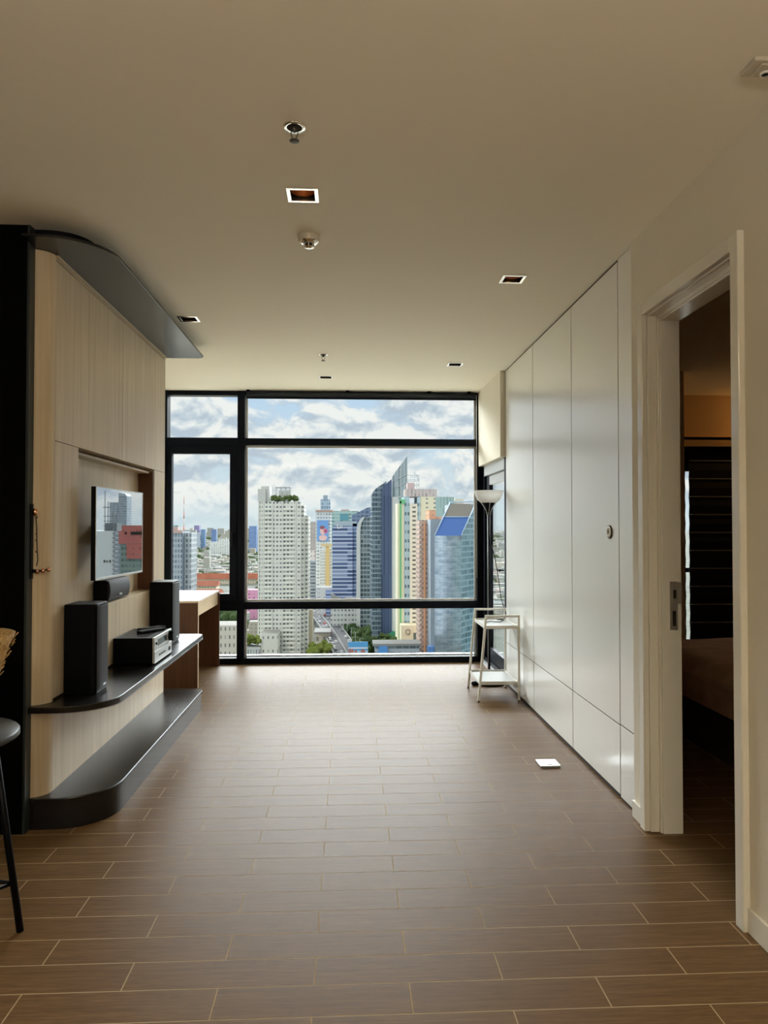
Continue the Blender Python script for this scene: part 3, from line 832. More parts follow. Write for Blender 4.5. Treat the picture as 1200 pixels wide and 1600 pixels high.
def tray(z, x0):
    x1, ya, yb = 1.410, 6.11, 6.615
    t = MB().box(x0, x1, ya, yb, z, z + 0.003).build('tray', 'mesh_tray', ct)
    MB().box(x0, x1, ya - 0.003, ya, z - 0.012, z + 0.016).box(x0, x1, yb, yb + 0.003, z - 0.012, z + 0.016).box(x0 - 0.003, x0, ya, yb, z - 0.012, z + 0.016).box(x1, x1 + 0.003, ya, yb, z - 0.012, z + 0.016).build('tray_rim', 'steelw', t)
tray(0.612, 1.143); tray(0.150, 1.100)
# black cable: up from the cart to the lamp
cb = tag(MB().tube([(1.19, 6.35, 0.621), (1.25, 6.45, 0.622), (1.32, 6.38, 0.622), (1.38, 6.48, 0.624), (1.33, 6.55, 0.623), (1.40, 6.57, 0.625), (1.425, 6.60, 0.66), (1.40, 6.70, 0.80), (1.385, 6.74, 0.98), (1.365, 6.80, 1.16), (1.335, 6.83, 1.32)], 0.0035, 8).build('power_cable', 'black'),
         'black power cable coiled on the top tray of the white stand', 'cable')

# ------------------------------------------------------------------ floor lamp
fl = thing('floor_lamp', 'uplighter floor lamp with white bowl shade and black round base', 'lamp', (1.307, 6.80, 0))
lc = (1.307, 6.80, 0)
MB().lathe([(0.0001, 0), (0.137, 0), (0.137, 0.018), (0.125, 0.026), (0.03, 0.032), (0.0001, 0.032)], lc, 48).build('base', 'black', fl)
MB().tube([(1.307, 6.80, 0.03), (1.307, 6.80, 1.60)], 0.0125, 14).build('pole', 'black', fl)
MB().tube([(1.2975, 6.788, 0.03), (1.2975, 6.788, 1.60)], 0.0016, 8).build('pole_trim', 'silver', fl)
MB().lathe([(0.012, 1.565), (0.020, 1.60), (0.040, 1.64), (0.062, 1.672), (0.0001, 1.672)], lc, 28).build('neck', 'frame', fl)
for a in (PI, 0, PI / 2, -PI / 2):
    p = [(lc[0] + r * math.cos(a), lc[1] + r * math.sin(a), z) for r, z in ((0.014, 1.555), (0.024, 1.60), (0.046, 1.64), (0.072, 1.675))]
    MB().tube(p, 0.003, 8).build('arm', 'silver', fl)
MB().lathe([(0.030, 1.668), (0.075, 1.675), (0.105, 1.700), (0.122, 1.735), (0.136, 1.778), (0.140, 1.780), (0.140, 1.784), (0.133, 1.782), (0.117, 1.738), (0.098, 1.706), (0.07, 1.683), (0.0001, 1.677)], lc, 48).build('lamp_shade', 'shade', fl)
MB().box(1.322, 1.338, 6.79, 6.81, 1.28, 1.36).build('switch', 'black', fl)
MB().tube([(1.22, 6.77, 0.012), (1.17, 6.74, 0.02), (1.14, 6.72, 0.02)], [0.012, 0.022, 0.018], 10).build('floor_plug', 'black', fl)

# ------------------------------------------------------------------ floor socket
fs_ = thing('floor_socket', 'flat silver-white floor socket plate set in the tiles', 'socket', (1.222, 4.49, 0))
MB().box(1.162, 1.282, 4.42, 4.545, 0, 0.008).build('socket_box', 'edge', fs_, bevel=0.002)
MB().box(1.160, 1.284, 4.418, 4.547, 0.008, 0.013).build('lid', 'silver', fs_, bevel=0.002)
MB().box(1.21, 1.235, 4.44, 4.448, 0.013, 0.0145).build('lid_latch', 'edge', fs_)

# ------------------------------------------------------------------ ceiling fittings
def downlight(x, y, label, lit):
    t = thing('downlight', label, 'ceiling light', (x, y, CH), 'square recessed downlights')
    a = S2 + 0.008; b = S2 - 0.008
    mb = MB().box(x - a, x + a, y - a, y - b, CH - 0.005, CH - 0.0003).box(x - a, x + a, y + b, y + a, CH - 0.005, CH - 0.0003) \
        .box(x - a, x - b, y - b, y + b, CH - 0.005, CH - 0.0003).box(x + b, x + a, y - b, y + b, CH - 0.005, CH - 0.0003)
    mb.build('trim_frame', 'white_metal', t, bevel=0.001)
    c = S2 - 0.001
    mb = MB().box(x - c, x + c, y - c, y - c + 0.002, CH, CH + 0.11).box(x - c, x + c, y + c - 0.002, y + c, CH, CH + 0.11) \
        .box(x - c, x - c + 0.002, y - c, y + c, CH, CH + 0.11).box(x + c - 0.002, x + c, y - c, y + c, CH, CH + 0.11).box(x - c, x + c, y - c, y + c, CH + 0.11, CH + 0.114)
    mb.build('housing', 'gap', t)
    rf = MB().lathe([(0.054, 0.016), (0.052, 0.030), (0.044, 0.050), (0.030, 0.066), (0.012, 0.074)], (x, y, CH), 28).build('reflector', 'reflector', t)
    MB().ball((x, y + 0.012, CH + 0.050), 0.017, 16, 10).build('lamp', 'bulb' if lit else 'bulb_off', rf)
labs = ['square white-rimmed downlight glowing orange, nearest, between sprinkler and smoke detector',
        'square downlight with faint glow on the right, above the tall white cupboards',
        'square downlight beside the rounded tip of the dark canopy',
        'square downlight nearest the window, just behind the far small sprinkler',
        'square downlight at far right, close to the bulkhead']
for i, (x, y) in enumerate(lights):
    downlight(x, y, labs[i], i in (0, 1))

def sprinkler(x, y, label, s=1.0):
    t = thing('sprinkler', label, 'sprinkler', (x, y, CH), 'ceiling sprinkler heads')
    MB().lathe([(0.028 * s, -0.0005), (0.042 * s, -0.0005), (0.040 * s, -0.006), (0.028 * s, -0.004)], (x, y, CH), 32).build('escutcheon', 'white_metal', t)
    MB().lathe([(0.0001, -0.001), (0.028 * s, -0.001), (0.028 * s, -0.0025), (0.0001, -0.0025)], (x, y, CH), 24).build('recess_shade_disc', 'gap', t)  # flat dark disc in place of the shaded recess
    MB().lathe([(0.0001, 0.0), (0.009, -0.002), (0.009, -0.018), (0.006, -0.02), (0.0001, -0.02)], (x, y, CH), 16).build('nozzle', 'chrome', t)
    mb = MB()
    for s2 in (-1, 1):
        mb.tube([(x + s2 * 0.008, y, CH - 0.012), (x + s2 * 0.013, y, CH - 0.025), (x + s2 * 0.008, y, CH - 0.040), (x, y, CH - 0.050)], 0.0022, 6)
    mb.build('yoke', 'chrome', t)
    MB().lathe([(0.0001, -0.050), (0.017, -0.051), (0.018, -0.053), (0.0001, -0.054)], (x, y, CH), 20).build('deflector', 'chrome', t)
sprinkler(-0.193, 2.655, 'white ringed sprinkler head nearest the camera on the ceiling')
sprinkler(-0.205, 6.198, 'tiny sprinkler head far along the ceiling toward the window')
sm = thing('smoke_detector', 'round white smoke detector on the ceiling behind the nearest downlight', 'smoke detector', (-0.193, 3.66, CH))
MB().lathe([(0.0001, 0), (0.056, 0), (0.056, -0.008), (0.053, -0.012), (0.053, -0.026), (0.050, -0.030)], (-0.193, 3.66, CH), 40).build('base_ring', 'offwhite_pl', sm)
MB().lathe([(0.050, -0.030), (0.046, -0.036), (0.030, -0.045), (0.026, -0.045)], (-0.193, 3.66, CH), 40).build('shroud', 'white_metal', sm)
MB().lathe([(0.024, -0.043), (0.024, -0.056)], (-0.193, 3.66, CH), 30).build('smoke_slots', 'gap', sm)
mb = MB()
for k in range(8):
    a = 2 * PI * k / 8; mb.tube([(-0.193 + 0.027 * math.cos(a), 3.66 + 0.027 * math.sin(a), CH - 0.042), (-0.193 + 0.027 * math.cos(a), 3.66 + 0.027 * math.sin(a), CH - 0.058)], 0.002, 6)
mb.build('cage', 'white_pl', sm)
MB().lathe([(0.028, -0.056), (0.025, -0.061), (0.012, -0.064), (0.0001, -0.065)], (-0.193, 3.66, CH), 30).build('cap', 'white_metal', sm)
cf = thing('ceiling_fitting', 'flat white ceiling fitting with round black eye, top right corner', 'ceiling fitting', (1.35, 2.21, CH))
MB().box(1.247, 1.432, 2.180, 2.268, CH - 0.014, CH - 0.0005).build('cover_plate', 'offwhite_pl', cf, bevel=0.004)
MB().box(1.276, 1.42, 2.192, 2.258, CH - 0.020, CH - 0.014).build('inner_plate', 'offwhite_pl', cf, bevel=0.003)
MB().lathe([(0.016, -0.020), (0.016, -0.024), (0.011, -0.026), (0.011, -0.0205)], (1.310, 2.234, CH), 28).build('eye_ring', 'white_pl', cf)
MB().lathe([(0.0001, -0.0245), (0.011, -0.0245), (0.011, -0.022), (0.0001, -0.022)], (1.310, 2.234, CH), 24).build('eye', 'gap', cf)

# ================================================================== THE CITY
GZ = -95.0
def fm(*a, **k): return facade(*a, **k)
def bld(name, label, loc, parts, group=None, cat='building'):
    """parts: list of (part name, MB, material)"""
    t = thing(name, label, cat, loc, group)
    for nm, mb, m in parts:
        mb.build(nm, m, t)
    return t
def B(*a): return MB().box(*a)

st(MB().box(-9000, 9000, 60, 16000, GZ - 2, GZ).build('ground', leaf_mat('city_ground', (0.10, 0.12, 0.09), (0.20, 0.20, 0.18), 0.02)))

# unseen pale slab below the window, added to bounce light onto the ceiling
st(MB().box(-120, 120, 8.6, 105, -21, -20).build('ground_bounce_slab', mat('pale_bounce_slab', (0.84, 0.79, 0.66), 0.9, vary=0.04, scale=0.3)))
# white residential tower
wt = fm('white_tower_facade', (0.84, 0.83, 0.76), (0.22, 0.26, 0.27), bay=2.5, fh=3.02, fx=0.58, fz=0.42, blinds=0.6, off=0.3)
t = thing('white_tower', 'tall white apartment tower with planted roof terrace, left of centre', 'building', (-47, 535, GZ))
B(-62.3, -32.7, 520, 550, GZ, 18.9).build('main_block', wt, t)
B(-32.7, -30.6, 523, 550, GZ, 16.8).build('stepped_wing', wt, t)
B(-30.6, -27.6, 527, 550, GZ, 9.2).build('stepped_wing', wt, t)
B(-62.8, -57.4, 521, 540, 18.9, 27.9).box(-60.8, -55.0, 523, 540, 18.9, 29.9).build('lift_house', mat('tower_plaster', (0.66, 0.66, 0.63), 0.8), t)
mb = MB()
for x in (-50.5, -47.3, -44.0, -40.8): mb.box(x - 0.25, x + 0.25, 524, 524.5, 18.9, 29.4).box(x - 0.25, x + 0.25, 532, 532.5, 18.9, 29.4)
mb.box(-50.7, -40.5, 524, 524.5, 28.9, 29.4).box(-50.7, -40.5, 532, 532.5, 28.9, 29.4).box(-50.7, -50.3, 524, 532.5, 28.9, 29.4).box(-40.9, -40.5, 524, 532.5, 28.9, 29.4)
B(-49.2, -41.0, 533, 545, 18.9, 27.5).build('plant_room', mat('plant_room_grey', (0.60, 0.60, 0.58), 0.8), t)
mb.build('pergola', mat('pergola_grey', (0.55, 0.56, 0.54), 0.8), t)
mb = MB()
for x in (-52.9, -51.6): mb.box(x - 0.15, x + 0.15, 523.5, 523.8, 18.9, 31.8 if x > -52 else 30.5)
mb.build('masts', mat('mast_grey', (0.7, 0.7, 0.7), 0.7), t)
M['leaf'] = leaf_mat('roof_greenery', (0.05, 0.09, 0.03), (0.15, 0.20, 0.07), 0.8)
mb = MB()
for k in range(44):
    x = random.uniform(-53, -33.5); mb.ball((x, random.uniform(521, 524), 20.4 + random.uniform(0, 2.2)), random.uniform(0.9, 1.7), 7, 5)
mb.build('roof_planting', 'leaf', t)
mb = MB()
for x in (-62.3, -59.2, -52.8, -45.9, -36.8): mb.box(x, x + 0.9, 519.2, 520, GZ, 19.4)
mb.build('piers', mat('pier_white', (0.80, 0.79, 0.73), 0.8), t)
for xa, xb in ((-58.3, -52.9), (-45.0, -37.0)):
    mb = MB()
    for k in range(36):
        z = GZ + 3.02 * k + 2.4
        if z < 17: mb.box(xa, xb, 518.9, 520, z, z + 0.85)
    tag(mb.build('balcony_stack', mat('balcony_white', (0.88, 0.87, 0.80), 0.8), t))
B(-27.6, -25.0, 532, 548, GZ, -58).build('beige_annex', mat('annex_beige', (0.66, 0.58, 0.44), 0.8), t)
bld('podium', 'white low block at the foot of the white tower', (-52, 500, GZ), [('walls', B(-57.7, -46.5, 498, 518, GZ, -70.1), fm('podium_wall', (0.80, 0.78, 0.70), (0.25, 0.26, 0.26), 3.2, 9, 0.3, 0.2)), ('pier', B(-50.2, -49.6, 497.4, 498, GZ, -69.5), 'pier_w')] if False else
    [('walls', B(-57.7, -46.5, 498, 518, GZ, -70.1), fm('podium_wall', (0.80, 0.78, 0.70), (0.25, 0.26, 0.26), 3.2, 9, 0.3, 0.2))])
bld('garden_podium', 'terrace block with yellow-green garden beside the white tower foot', (-64, 500, GZ),
    [('walls', B(-72, -57.9, 496, 515, GZ, -78.5), fm('garden_wall', (0.78, 0.78, 0.74), (0.30, 0.32, 0.32), 1.8, 20, 0.4, 0.5))])
M['lime'] = leaf_mat('lime_leaves', (0.11, 0.15, 0.025), (0.24, 0.28, 0.07), 0.9)
M['tree'] = leaf_mat('dark_tree_leaves', (0.025, 0.05, 0.02), (0.07, 0.12, 0.045), 0.6)
M['tree2'] = leaf_mat('mid_tree_leaves', (0.035, 0.065, 0.025), (0.11, 0.16, 0.06), 0.6)
def clump(pts, rmin, rmax, m, label, cat='trees', name='tree_clump'):
    mb = MB()
    for (x, y, z) in pts:
        r = random.uniform(rmin, rmax)
        mb.ball((x, y, z), r, 9, 6, 0.8)
    o = mb.build(name, m)
    tx = bpy.data.textures.new('leafy', 'CLOUDS'); tx.noise_scale = 1.6
    sb = o.modifiers.new('sub', 'SUBSURF'); sb.levels = 1; sb.render_levels = 1
    dm = o.modifiers.new('disp', 'DISPLACE'); dm.texture = tx; dm.strength = rmax * 0.8; dm.texture_coords = 'GLOBAL'
    return tag(o, label, cat, kind='stuff')
clump([(random.uniform(-70, -58.5), random.uniform(497, 510), -77 + random.uniform(0, 5)) for _ in range(26)], 1.4, 2.6, 'lime', 'yellow-green garden shrubs on the terrace by the white tower', 'shrubs')

# left casement view
gm = fm('grey_apartment', (0.46, 0.52, 0.58), (0.20, 0.26, 0.33), bay=1.6, fh=3.0, fx=0.55, fz=0.6, blinds=0.2)
bld('grey_apartment_tower', 'blue-grey apartment tower at the left edge of the casement', (-98, 440, GZ),
    [('front_wing', B(-106, -94.6, 430, 450, GZ, -1.2), gm),
     ('side_wing', B(-94.4, -90.4, 434, 450, GZ, -2.0), fm('grey_wing', (0.56, 0.60, 0.63), (0.20, 0.25, 0.30), 2.0, 3.0, 0.5, 0.6)),
     ('parapet', B(-106, -94.6, 429.5, 430, -2.2, -0.6).box(-103, -98, 433, 440, -1.2, 1.4), mat('pink_parapet', (0.62, 0.44, 0.40), 0.8)),
     ('recess', B(-94.75, -94.35, 429.6, 436, GZ, -2), mat('tower_recess', (0.18, 0.22, 0.28), 0.6))])
M['blue_glass'] = fm('blue_far_glass', (0.26, 0.40, 0.62), (0.16, 0.28, 0.50), 6, 4, 0.6, 0.6)
bld('teal_tower', 'far teal tower just above the grey apartment roof', (-345, 1510, GZ), [('shaft', B(-350, -339, 1500, 1520, GZ, 4.5), fm('teal_far', (0.36, 0.52, 0.54), (0.2, 0.35, 0.4), 4, 4, 0.6, 0.6))])
t = thing('radio_mast', 'thin red and white radio mast on the horizon', 'mast', (-546, 2500, GZ))
for k in range(8):
    z0 = GZ + k * 24.6; r = 7.2 - k * 0.72
    if k == 0: r = 9
    MB().tube([(-546, 2500, z0), (-546, 2500, z0 + 24.6)], [r * 0.5, (r - 0.7) * 0.5], 6).build('mast_section', mat('mast_red', (0.72, 0.30, 0.24), 0.7) if k % 2 else mat('mast_white', (0.8, 0.76, 0.72), 0.7), t)
bld('purple_tower', 'purple-blue tower block on the horizon in the casement view', (-605, 3010, GZ), [('shaft', B(-615, -595, 3000, 3030, -20, 6.5), fm('purple_face', (0.36, 0.32, 0.56), (0.25, 0.25, 0.45), 5, 5, 0.6, 0.5)), ('lower_block', B(-613, -590, 2990, 3000, GZ, -22), fm('pale_purple', (0.62, 0.68, 0.78), (0.35, 0.42, 0.6), 5, 5, 0.5, 0.5))])
bld('blue_tower', 'blue tower right beside the purple one on the horizon', (-581, 3010, GZ), [('shaft', B(-590, -573, 3010, 3030, GZ, -8.9), 'blue_glass')])
bld('blue_tower', 'darker blue tower at the right of the horizon trio', (-556, 3110, GZ), [('shaft', B(-565, -545, 3100, 3130, GZ, -9.2), fm('dark_blue_far', (0.20, 0.30, 0.52), (0.14, 0.22, 0.42), 5, 5, 0.6, 0.5))])
bld('blue_tower', 'lone blue tower left of the white apartment tower', (-318, 2510, GZ), [('shaft', B(-330, -305, 2500, 2530, GZ, 3.5), fm('lone_blue', (0.24, 0.36, 0.66), (0.14, 0.24, 0.48), 5, 5, 0.6, 0.5))])
bld('hospital_block', 'wide white institutional block beyond the red roofs', (-392, 2310, GZ), [('walls', B(-425, -362, 2300, 2330, GZ, -46).box(-395, -365, 2290, 2300, GZ, -36), fm('hospital_white', (0.84, 0.86, 0.84), (0.45, 0.52, 0.56), 7, 5, 0.5, 0.5))])
M['redroof'] = mat('orange_red_roof', (0.42, 0.13, 0.07), 0.8, vary=0.15, scale=0.1)
def long_roof(label, x0, x1, y, z, wallc, h=9):
    t = thing('red_roofed_hall', label, 'building', ((x0 + x1) / 2, y, GZ), 'long red roofed halls')
    B(x0, x1, y, y + 24, GZ, z).build('walls', fm('hall_wall', wallc, (0.34, 0.32, 0.28), 4.2, 3.8, 0.6, 0.4), t)
    MB().prism([(y - 2, z), (y + 12, z + h), (y + 26, z)], x0 - 2, x1 + 2, 'x').build('roof', 'redroof', t)
long_roof('long red-roofed hall farther back across the casement view', -252, -150, 1250, -86, (0.80, 0.72, 0.55))
long_roof('red-roofed hall with cream walls nearer, right of the grey tower', -245, -196, 1120, -87, (0.82, 0.74, 0.55), 7)
long_roof('long cream hall with red roof lowest in the casement view', -220, -168, 980, -87, (0.84, 0.74, 0.52), 6)
bld('pink_building', 'bright pink block left of the white tower foot', (-100, 785, GZ), [('walls', B(-106.5, -94.0, 780, 800, GZ, -64.8), fm('pink_wall', (0.80, 0.38, 0.56), (0.50, 0.25, 0.38), 5, 4, 0.35, 0.4))])
bld('beige_building', 'beige block with small windows seen below the casement', (-66, 420, GZ), [('walls', B(-76, -61.5, 420, 440, GZ, -54), fm('beige_wall', (0.72, 0.68, 0.58), (0.30, 0.28, 0.26), 2.4, 4.6, 0.35, 0.45))])
clump([(random.uniform(-104, -80), random.uniform(555, 600), -78 + random.uniform(0, 14)) for _ in range(60)], 3, 5.5, 'tree2', 'green treetops below the casement window', name='tree_clump')

# right of the white tower
bld('brown_slab_block', 'slim grey-brown slab block right of the white tower', (-42, 905, GZ), [('walls', B(-46, -38.6, 900, 920, GZ, 7.6), fm('brown_slab', (0.52, 0.47, 0.44), (0.42, 0.38, 0.36), 3, 3.4, 0.4, 0.5))])
t = thing('billboard_building', 'white building carrying a tall portrait billboard', 'building', (-26, 810, GZ))
B(-34.2, -18.0, 800, 830, GZ, 17.6).build('walls', fm('billboard_wall', (0.78, 0.80, 0.80), (0.38, 0.46, 0.52), 3.0, 3.6, 0.7, 0.5, roof=(0.2, 0.15, 0.13)), t)
B(-34.4, -15.8, 799, 830, 17.6, 19.4).build('roof_rim', mat('rust_rim', (0.55, 0.36, 0.28), 0.8), t)
bb = B(-32.7, -20.6, 798.6, 799.6, -13.7, 8.3).build('billboard', mat('billboard_blue', (0.20, 0.42, 0.82), 0.5), t)
def disc(cx, y, cz, rx, rz, n=28):
    return MB().add([(cx, y, cz)] + [(cx + rx * math.cos(2 * PI * k / n), y, cz + rz * math.sin(2 * PI * k / n)) for k in range(n)], [(0, 1 + k, 1 + (k + 1) % n) for k in range(n)])
mb = disc(-26.6, 798.5, -3.0, 3.0, 4.2); mb.add(*(lambda q: (q.v, q.f))(disc(-26.4, 798.5, -10.5, 4.4, 3.0))); mb.build('portrait_skin', mat('billboard_skin', (0.86, 0.58, 0.56), 0.6), bb)
disc(-27.2, 798.45, 0.6, 2.8, 1.9).build('portrait_hair', mat('billboard_hair', (0.32, 0.12, 0.16), 0.6), bb)
mb = MB()
for k in range(5):
    a = k * 2 * PI / 5; q = disc(-23.6 + 1.3 * math.cos(a), 798.4, -3.2 + 1.5 * math.sin(a), 1.1, 1.3, 14); mb.add(q.v, q.f)
mb.build('portrait_flower', mat('billboard_pink', (0.85, 0.22, 0.42), 0.6), bb)
bld('capped_glass_tower', 'glass tower with small cap rising behind the billboard building', (-29.8, 1010, GZ), [('shaft', B(-36.3, -23.3, 1000, 1020, GZ, 38.6), fm('cap_glass', (0.46, 0.55, 0.66), (0.26, 0.36, 0.48), 3.2, 5, 0.7, 0.7)), ('cap', B(-32.8, -26.8, 1002, 1015, 38.6, 44), mat('cap_grey', (0.35, 0.42, 0.50), 0.6)), ('white_band', B(-37, -22, 999, 1020, 20, 23.5), mat('cap_band', (0.85, 0.85, 0.82), 0.6))])
bld('green_glass_building', 'wide pale green glass block behind the striped office', (-4, 905, GZ), [('walls', B(-21, 13.2, 900, 930, GZ, 20.5), fm('green_glass', (0.45, 0.60, 0.58), (0.24, 0.40, 0.42), 5, 4.2, 0.85, 0.55, roof=(0.6, 0.5, 0.45))), ('roof_box', B(-8, 2, 905, 920, 20.5, 22.5), mat('rust_box', (0.52, 0.42, 0.38), 0.8)), ('teal_box', B(-9, 1, 899.4, 900, 9, 17), mat('teal_box', (0.12, 0.34, 0.42), 0.5))])
t = thing('yellow_building', 'white and yellow apartment block before the billboard building', 'building', (-22, 765, GZ))
B(-28.2, -22.4, 758, 775, GZ, -24).build('white_wing', fm('yellow_white', (0.84, 0.82, 0.72), (0.34, 0.36, 0.38), 2.0, 3.1, 0.45, 0.45), t)
B(-22.4, -18.4, 757, 775, GZ, -17).build('yellow_core', mat('amber_wall', (0.88, 0.62, 0.26), 0.8), t)
B(-18.4, -12, 758, 775, GZ, -21).build('east_wing', fm('yellow_east', (0.86, 0.80, 0.64), (0.34, 0.36, 0.38), 2.0, 3.1, 0.5, 0.45), t)
B(-27, -12, 756, 758, -18.6, -16.2).build('yellow_crown', mat('amber_crown', (0.88, 0.66, 0.34), 0.8), t)
bld('maroon_block', 'small maroon block left of the yellow building', (-34, 870, GZ), [('walls', B(-36.8, -31.0, 860, 875, GZ, -27), fm('maroon_wall', (0.42, 0.13, 0.17), (0.3, 0.1, 0.12), 4, 4, 0.3, 0.3))])
bld('pale_block', 'pale block with reddish roofline beside the maroon one', (-39.5, 870, GZ), [('walls', B(-45, -37, 862, 880, GZ, -27), fm('pale_block_wall', (0.80, 0.76, 0.70), (0.55, 0.38, 0.32), 4, 5, 0.6, 0.3))])
bld('striped_grey_block', 'grey block with dark horizontal window stripes right of the white tower', (-36, 830, GZ), [('walls', B(-41.5, -29.8, 820, 840, GZ, -36), fm('grey_stripe', (0.50, 0.54, 0.56), (0.18, 0.22, 0.25), 40, 3.6, 1.0, 0.5))])
bld('low_grey_block', 'low pale grey block at the foot of the yellow building', (-21, 705, GZ), [('walls', B(-29, -14.5, 700, 720, GZ, -55.8), fm('low_grey', (0.66, 0.66, 0.64), (0.50, 0.50, 0.50), 6, 4, 0.5, 0.2)), ('blue_bay', B(-20.5, -13.5, 699, 700, GZ, -58), fm('blue_bay', (0.40, 0.48, 0.66), (0.16, 0.22, 0.42), 40, 3.4, 1.0, 0.5))])
t = thing('striped_office_tower', 'blue-striped office tower with white rooftop emblem', 'building', (-2.4, 650, GZ))
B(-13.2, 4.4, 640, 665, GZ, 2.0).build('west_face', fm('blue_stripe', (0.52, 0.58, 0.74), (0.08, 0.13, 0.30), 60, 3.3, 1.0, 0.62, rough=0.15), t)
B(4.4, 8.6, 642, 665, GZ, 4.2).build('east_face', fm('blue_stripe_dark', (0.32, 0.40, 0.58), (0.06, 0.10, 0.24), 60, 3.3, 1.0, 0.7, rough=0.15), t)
B(-11, 8, 642, 662, 2.0, 6.0).build('plant_floor', mat('plant_floor', (0.42, 0.50, 0.58), 0.6), t)
mb = B(-8.9, -8.2, 639.5, 639.9, -0.2, 3.4); mb.box(-8.2, -6.6, 639.5, 639.9, -0.2, 0.6).box(-6.4, -5.9, 639.5, 639.9, 0.2, 2.8).box(-5.9, -4.9, 639.5, 639.9, 0.2, 0.9).box(-5.0, -4.5, 639.5, 639.9, 0.2, 2.4)
mb.build('emblem', mat('white_sign', (0.9, 0.9, 0.88), 0.5), t)
bld('low_rooftop_block', 'low pale sawtooth-roofed block at the foot of the striped office', (-2, 698, GZ), [('walls', B(-14, 10.4, 625, 638, GZ, -61), fm('saw_wall', (0.66, 0.67, 0.66), (0.30, 0.32, 0.34), 3, 4, 0.6, 0.4)), ('roof', MB().prism([(-61, -14), (-55, -14), (-61, -4)], 626, 637, 'y').box(-2, 9, 626, 637, -61, -59), mat('saw_roof', (0.32, 0.32, 0.30), 0.8))])
bld('domed_dark_block', 'dark blue rounded roof block behind the curved grey building', (17, 690, GZ), [('walls', MB().prism([(GZ, 4), (12, 4), (15, 10), (19, 18), (20, 22), (17, 27), (11, 29), (GZ, 29)], 690, 710, 'y'), fm('dome_glass', (0.20, 0.26, 0.36), (0.12, 0.17, 0.28), 4, 4, 0.7, 0.6))])
# curved grey glass building
pf = [(GZ, 7.8), (-2, 7.8), (3, 8.6), (7, 10.4), (9.2, 13.0), (9.6, 20.5), (GZ, 20.5)]
bld('curved_glass_building', 'grey glass block with rounded left shoulder', (14, 610, GZ), [('glass_body', MB().prism(pf, 600, 625, 'y'), fm('curved_glass', (0.30, 0.34, 0.35), (0.07, 0.11, 0.13), 2.6, 3.6, 0.82, 0.66, rough=0.12)),
    ('stone_edge', MB().prism([(GZ, 7.2), (-2, 7.2), (3, 8.0), (7, 9.8), (9.8, 12.6), (8.6, 13.6), (5, 11.4), (1, 10.6), (-3, 10.4), (GZ, 10.4)], 598.5, 600, 'y'), mat('stone_edge', (0.62, 0.62, 0.60), 0.7))])
# spired glass tower
sg = fm('spire_glass', (0.25, 0.32, 0.38), (0.06, 0.10, 0.15), 1.9, 3.6, 0.86, 0.7, rough=0.12)
sg2 = fm('spire_glass_dark', (0.13, 0.18, 0.30), (0.04, 0.07, 0.16), 1.5, 60, 0.8, 1.0, rough=0.12)
t = thing('spired_glass_tower', 'dark glass tower with curved crown and tall blade-like spire', 'building', (33, 570, GZ))
MB().prism([(GZ, 18.2), (25, 18.2), (28, 19.4), (30.5, 21.6), (33.5, 26), (36.0, 29.4), (GZ, 29.4)], 561, 585, 'y').build('west_glass', sg, t)
MB().prism([(GZ, 25.6), (27, 25.6), (32, 27), (37.6, 33.4), (GZ, 33.4)], 558.5, 561, 'y').build('centre_glass', sg2, t)
B(33.6, 38.4, 559.5, 584, GZ, 24).build('stone_fin', mat('fin_stone', (0.60, 0.60, 0.60), 0.7), t)
MB().prism([(24, 34.0), (39.5, 34.0), (43.5, 36.6), (48, 40), (52, 43.2), (55.8, 45.6), (24, 45.6)], 562, 564, 'y').build('spire_blade', fm('blade_glass', (0.50, 0.56, 0.58), (0.26, 0.34, 0.38), 2.4, 60, 0.8, 1.0), t)
B(38.4, 46, 564, 583, GZ, 30).build('east_core', fm('core_glass', (0.52, 0.58, 0.62), (0.24, 0.32, 0.38), 2.6, 3.6, 0.7, 0.6), t)
mb = MB()
def bar(p, q, r=0.28): mb.tube([p, q], r, 5)
for z in (30, 33.6, 37.2, 40.8): bar((45.6, 563, z), (54.6, 563, z)); bar((45.6, 580, z), (54.6, 580, z)); bar((54.6, 563, z), (54.6, 580, z))
for x in (48, 51, 54.6): bar((x, 563, 27), (x, 563, 41 + (2.6 if x > 50 else 0))); bar((x, 580, 27), (x, 580, 41))
bar((51, 563, 43.4), (54.8, 563, 37)); bar((34, 561.5, 36), (46, 561.5, 42)); bar((34, 561.5, 30), (46, 561.5, 36)); bar((36, 561.5, 25), (36, 561.5, 42)); bar((40, 561.5, 25), (40, 561.5, 46))
mb.build('crown_lattice', mat('lattice_grey', (0.58, 0.62, 0.64), 0.6), t)

# cream and green tower
t = thing('cream_green_tower', 'cream residential tower with thin green stripe and pinkish crown', 'building', (50, 535, GZ))
B(35.2, 39.7, 520, 545, GZ, 18.0).build('cream_wing', mat('cream_wall', (0.86, 0.84, 0.62), 0.8), t)
B(36.7, 37.9, 519.4, 520, GZ + 8, 19.6).box(36.7, 40.6, 519.4, 521, 17.8, 20.8).build('green_stripe', mat('green_stripe', (0.20, 0.62, 0.30), 0.7), t)
B(39.7, 43.8, 521, 545, GZ, 22.7).build('blue_strip', fm('pale_blue_strip', (0.50, 0.66, 0.74), (0.14, 0.22, 0.30), 2.0, 6.4, 0.6, 0.35), t)
B(43.8, 49.2, 519, 545, GZ, 17.7).build('white_column', fm('white_column', (0.90, 0.87, 0.72), (0.22, 0.20, 0.18), 5.4, 3.1, 0.45, 0.42, off=-0.9, blinds=0.2), t)
B(49.2, 51.4, 521, 545, GZ, 22.7).build('blue_strip', fm('pale_blue_strip_b', (0.50, 0.66, 0.74), (0.12, 0.18, 0.26), 2.2, 6.4, 0.7, 0.35), t)
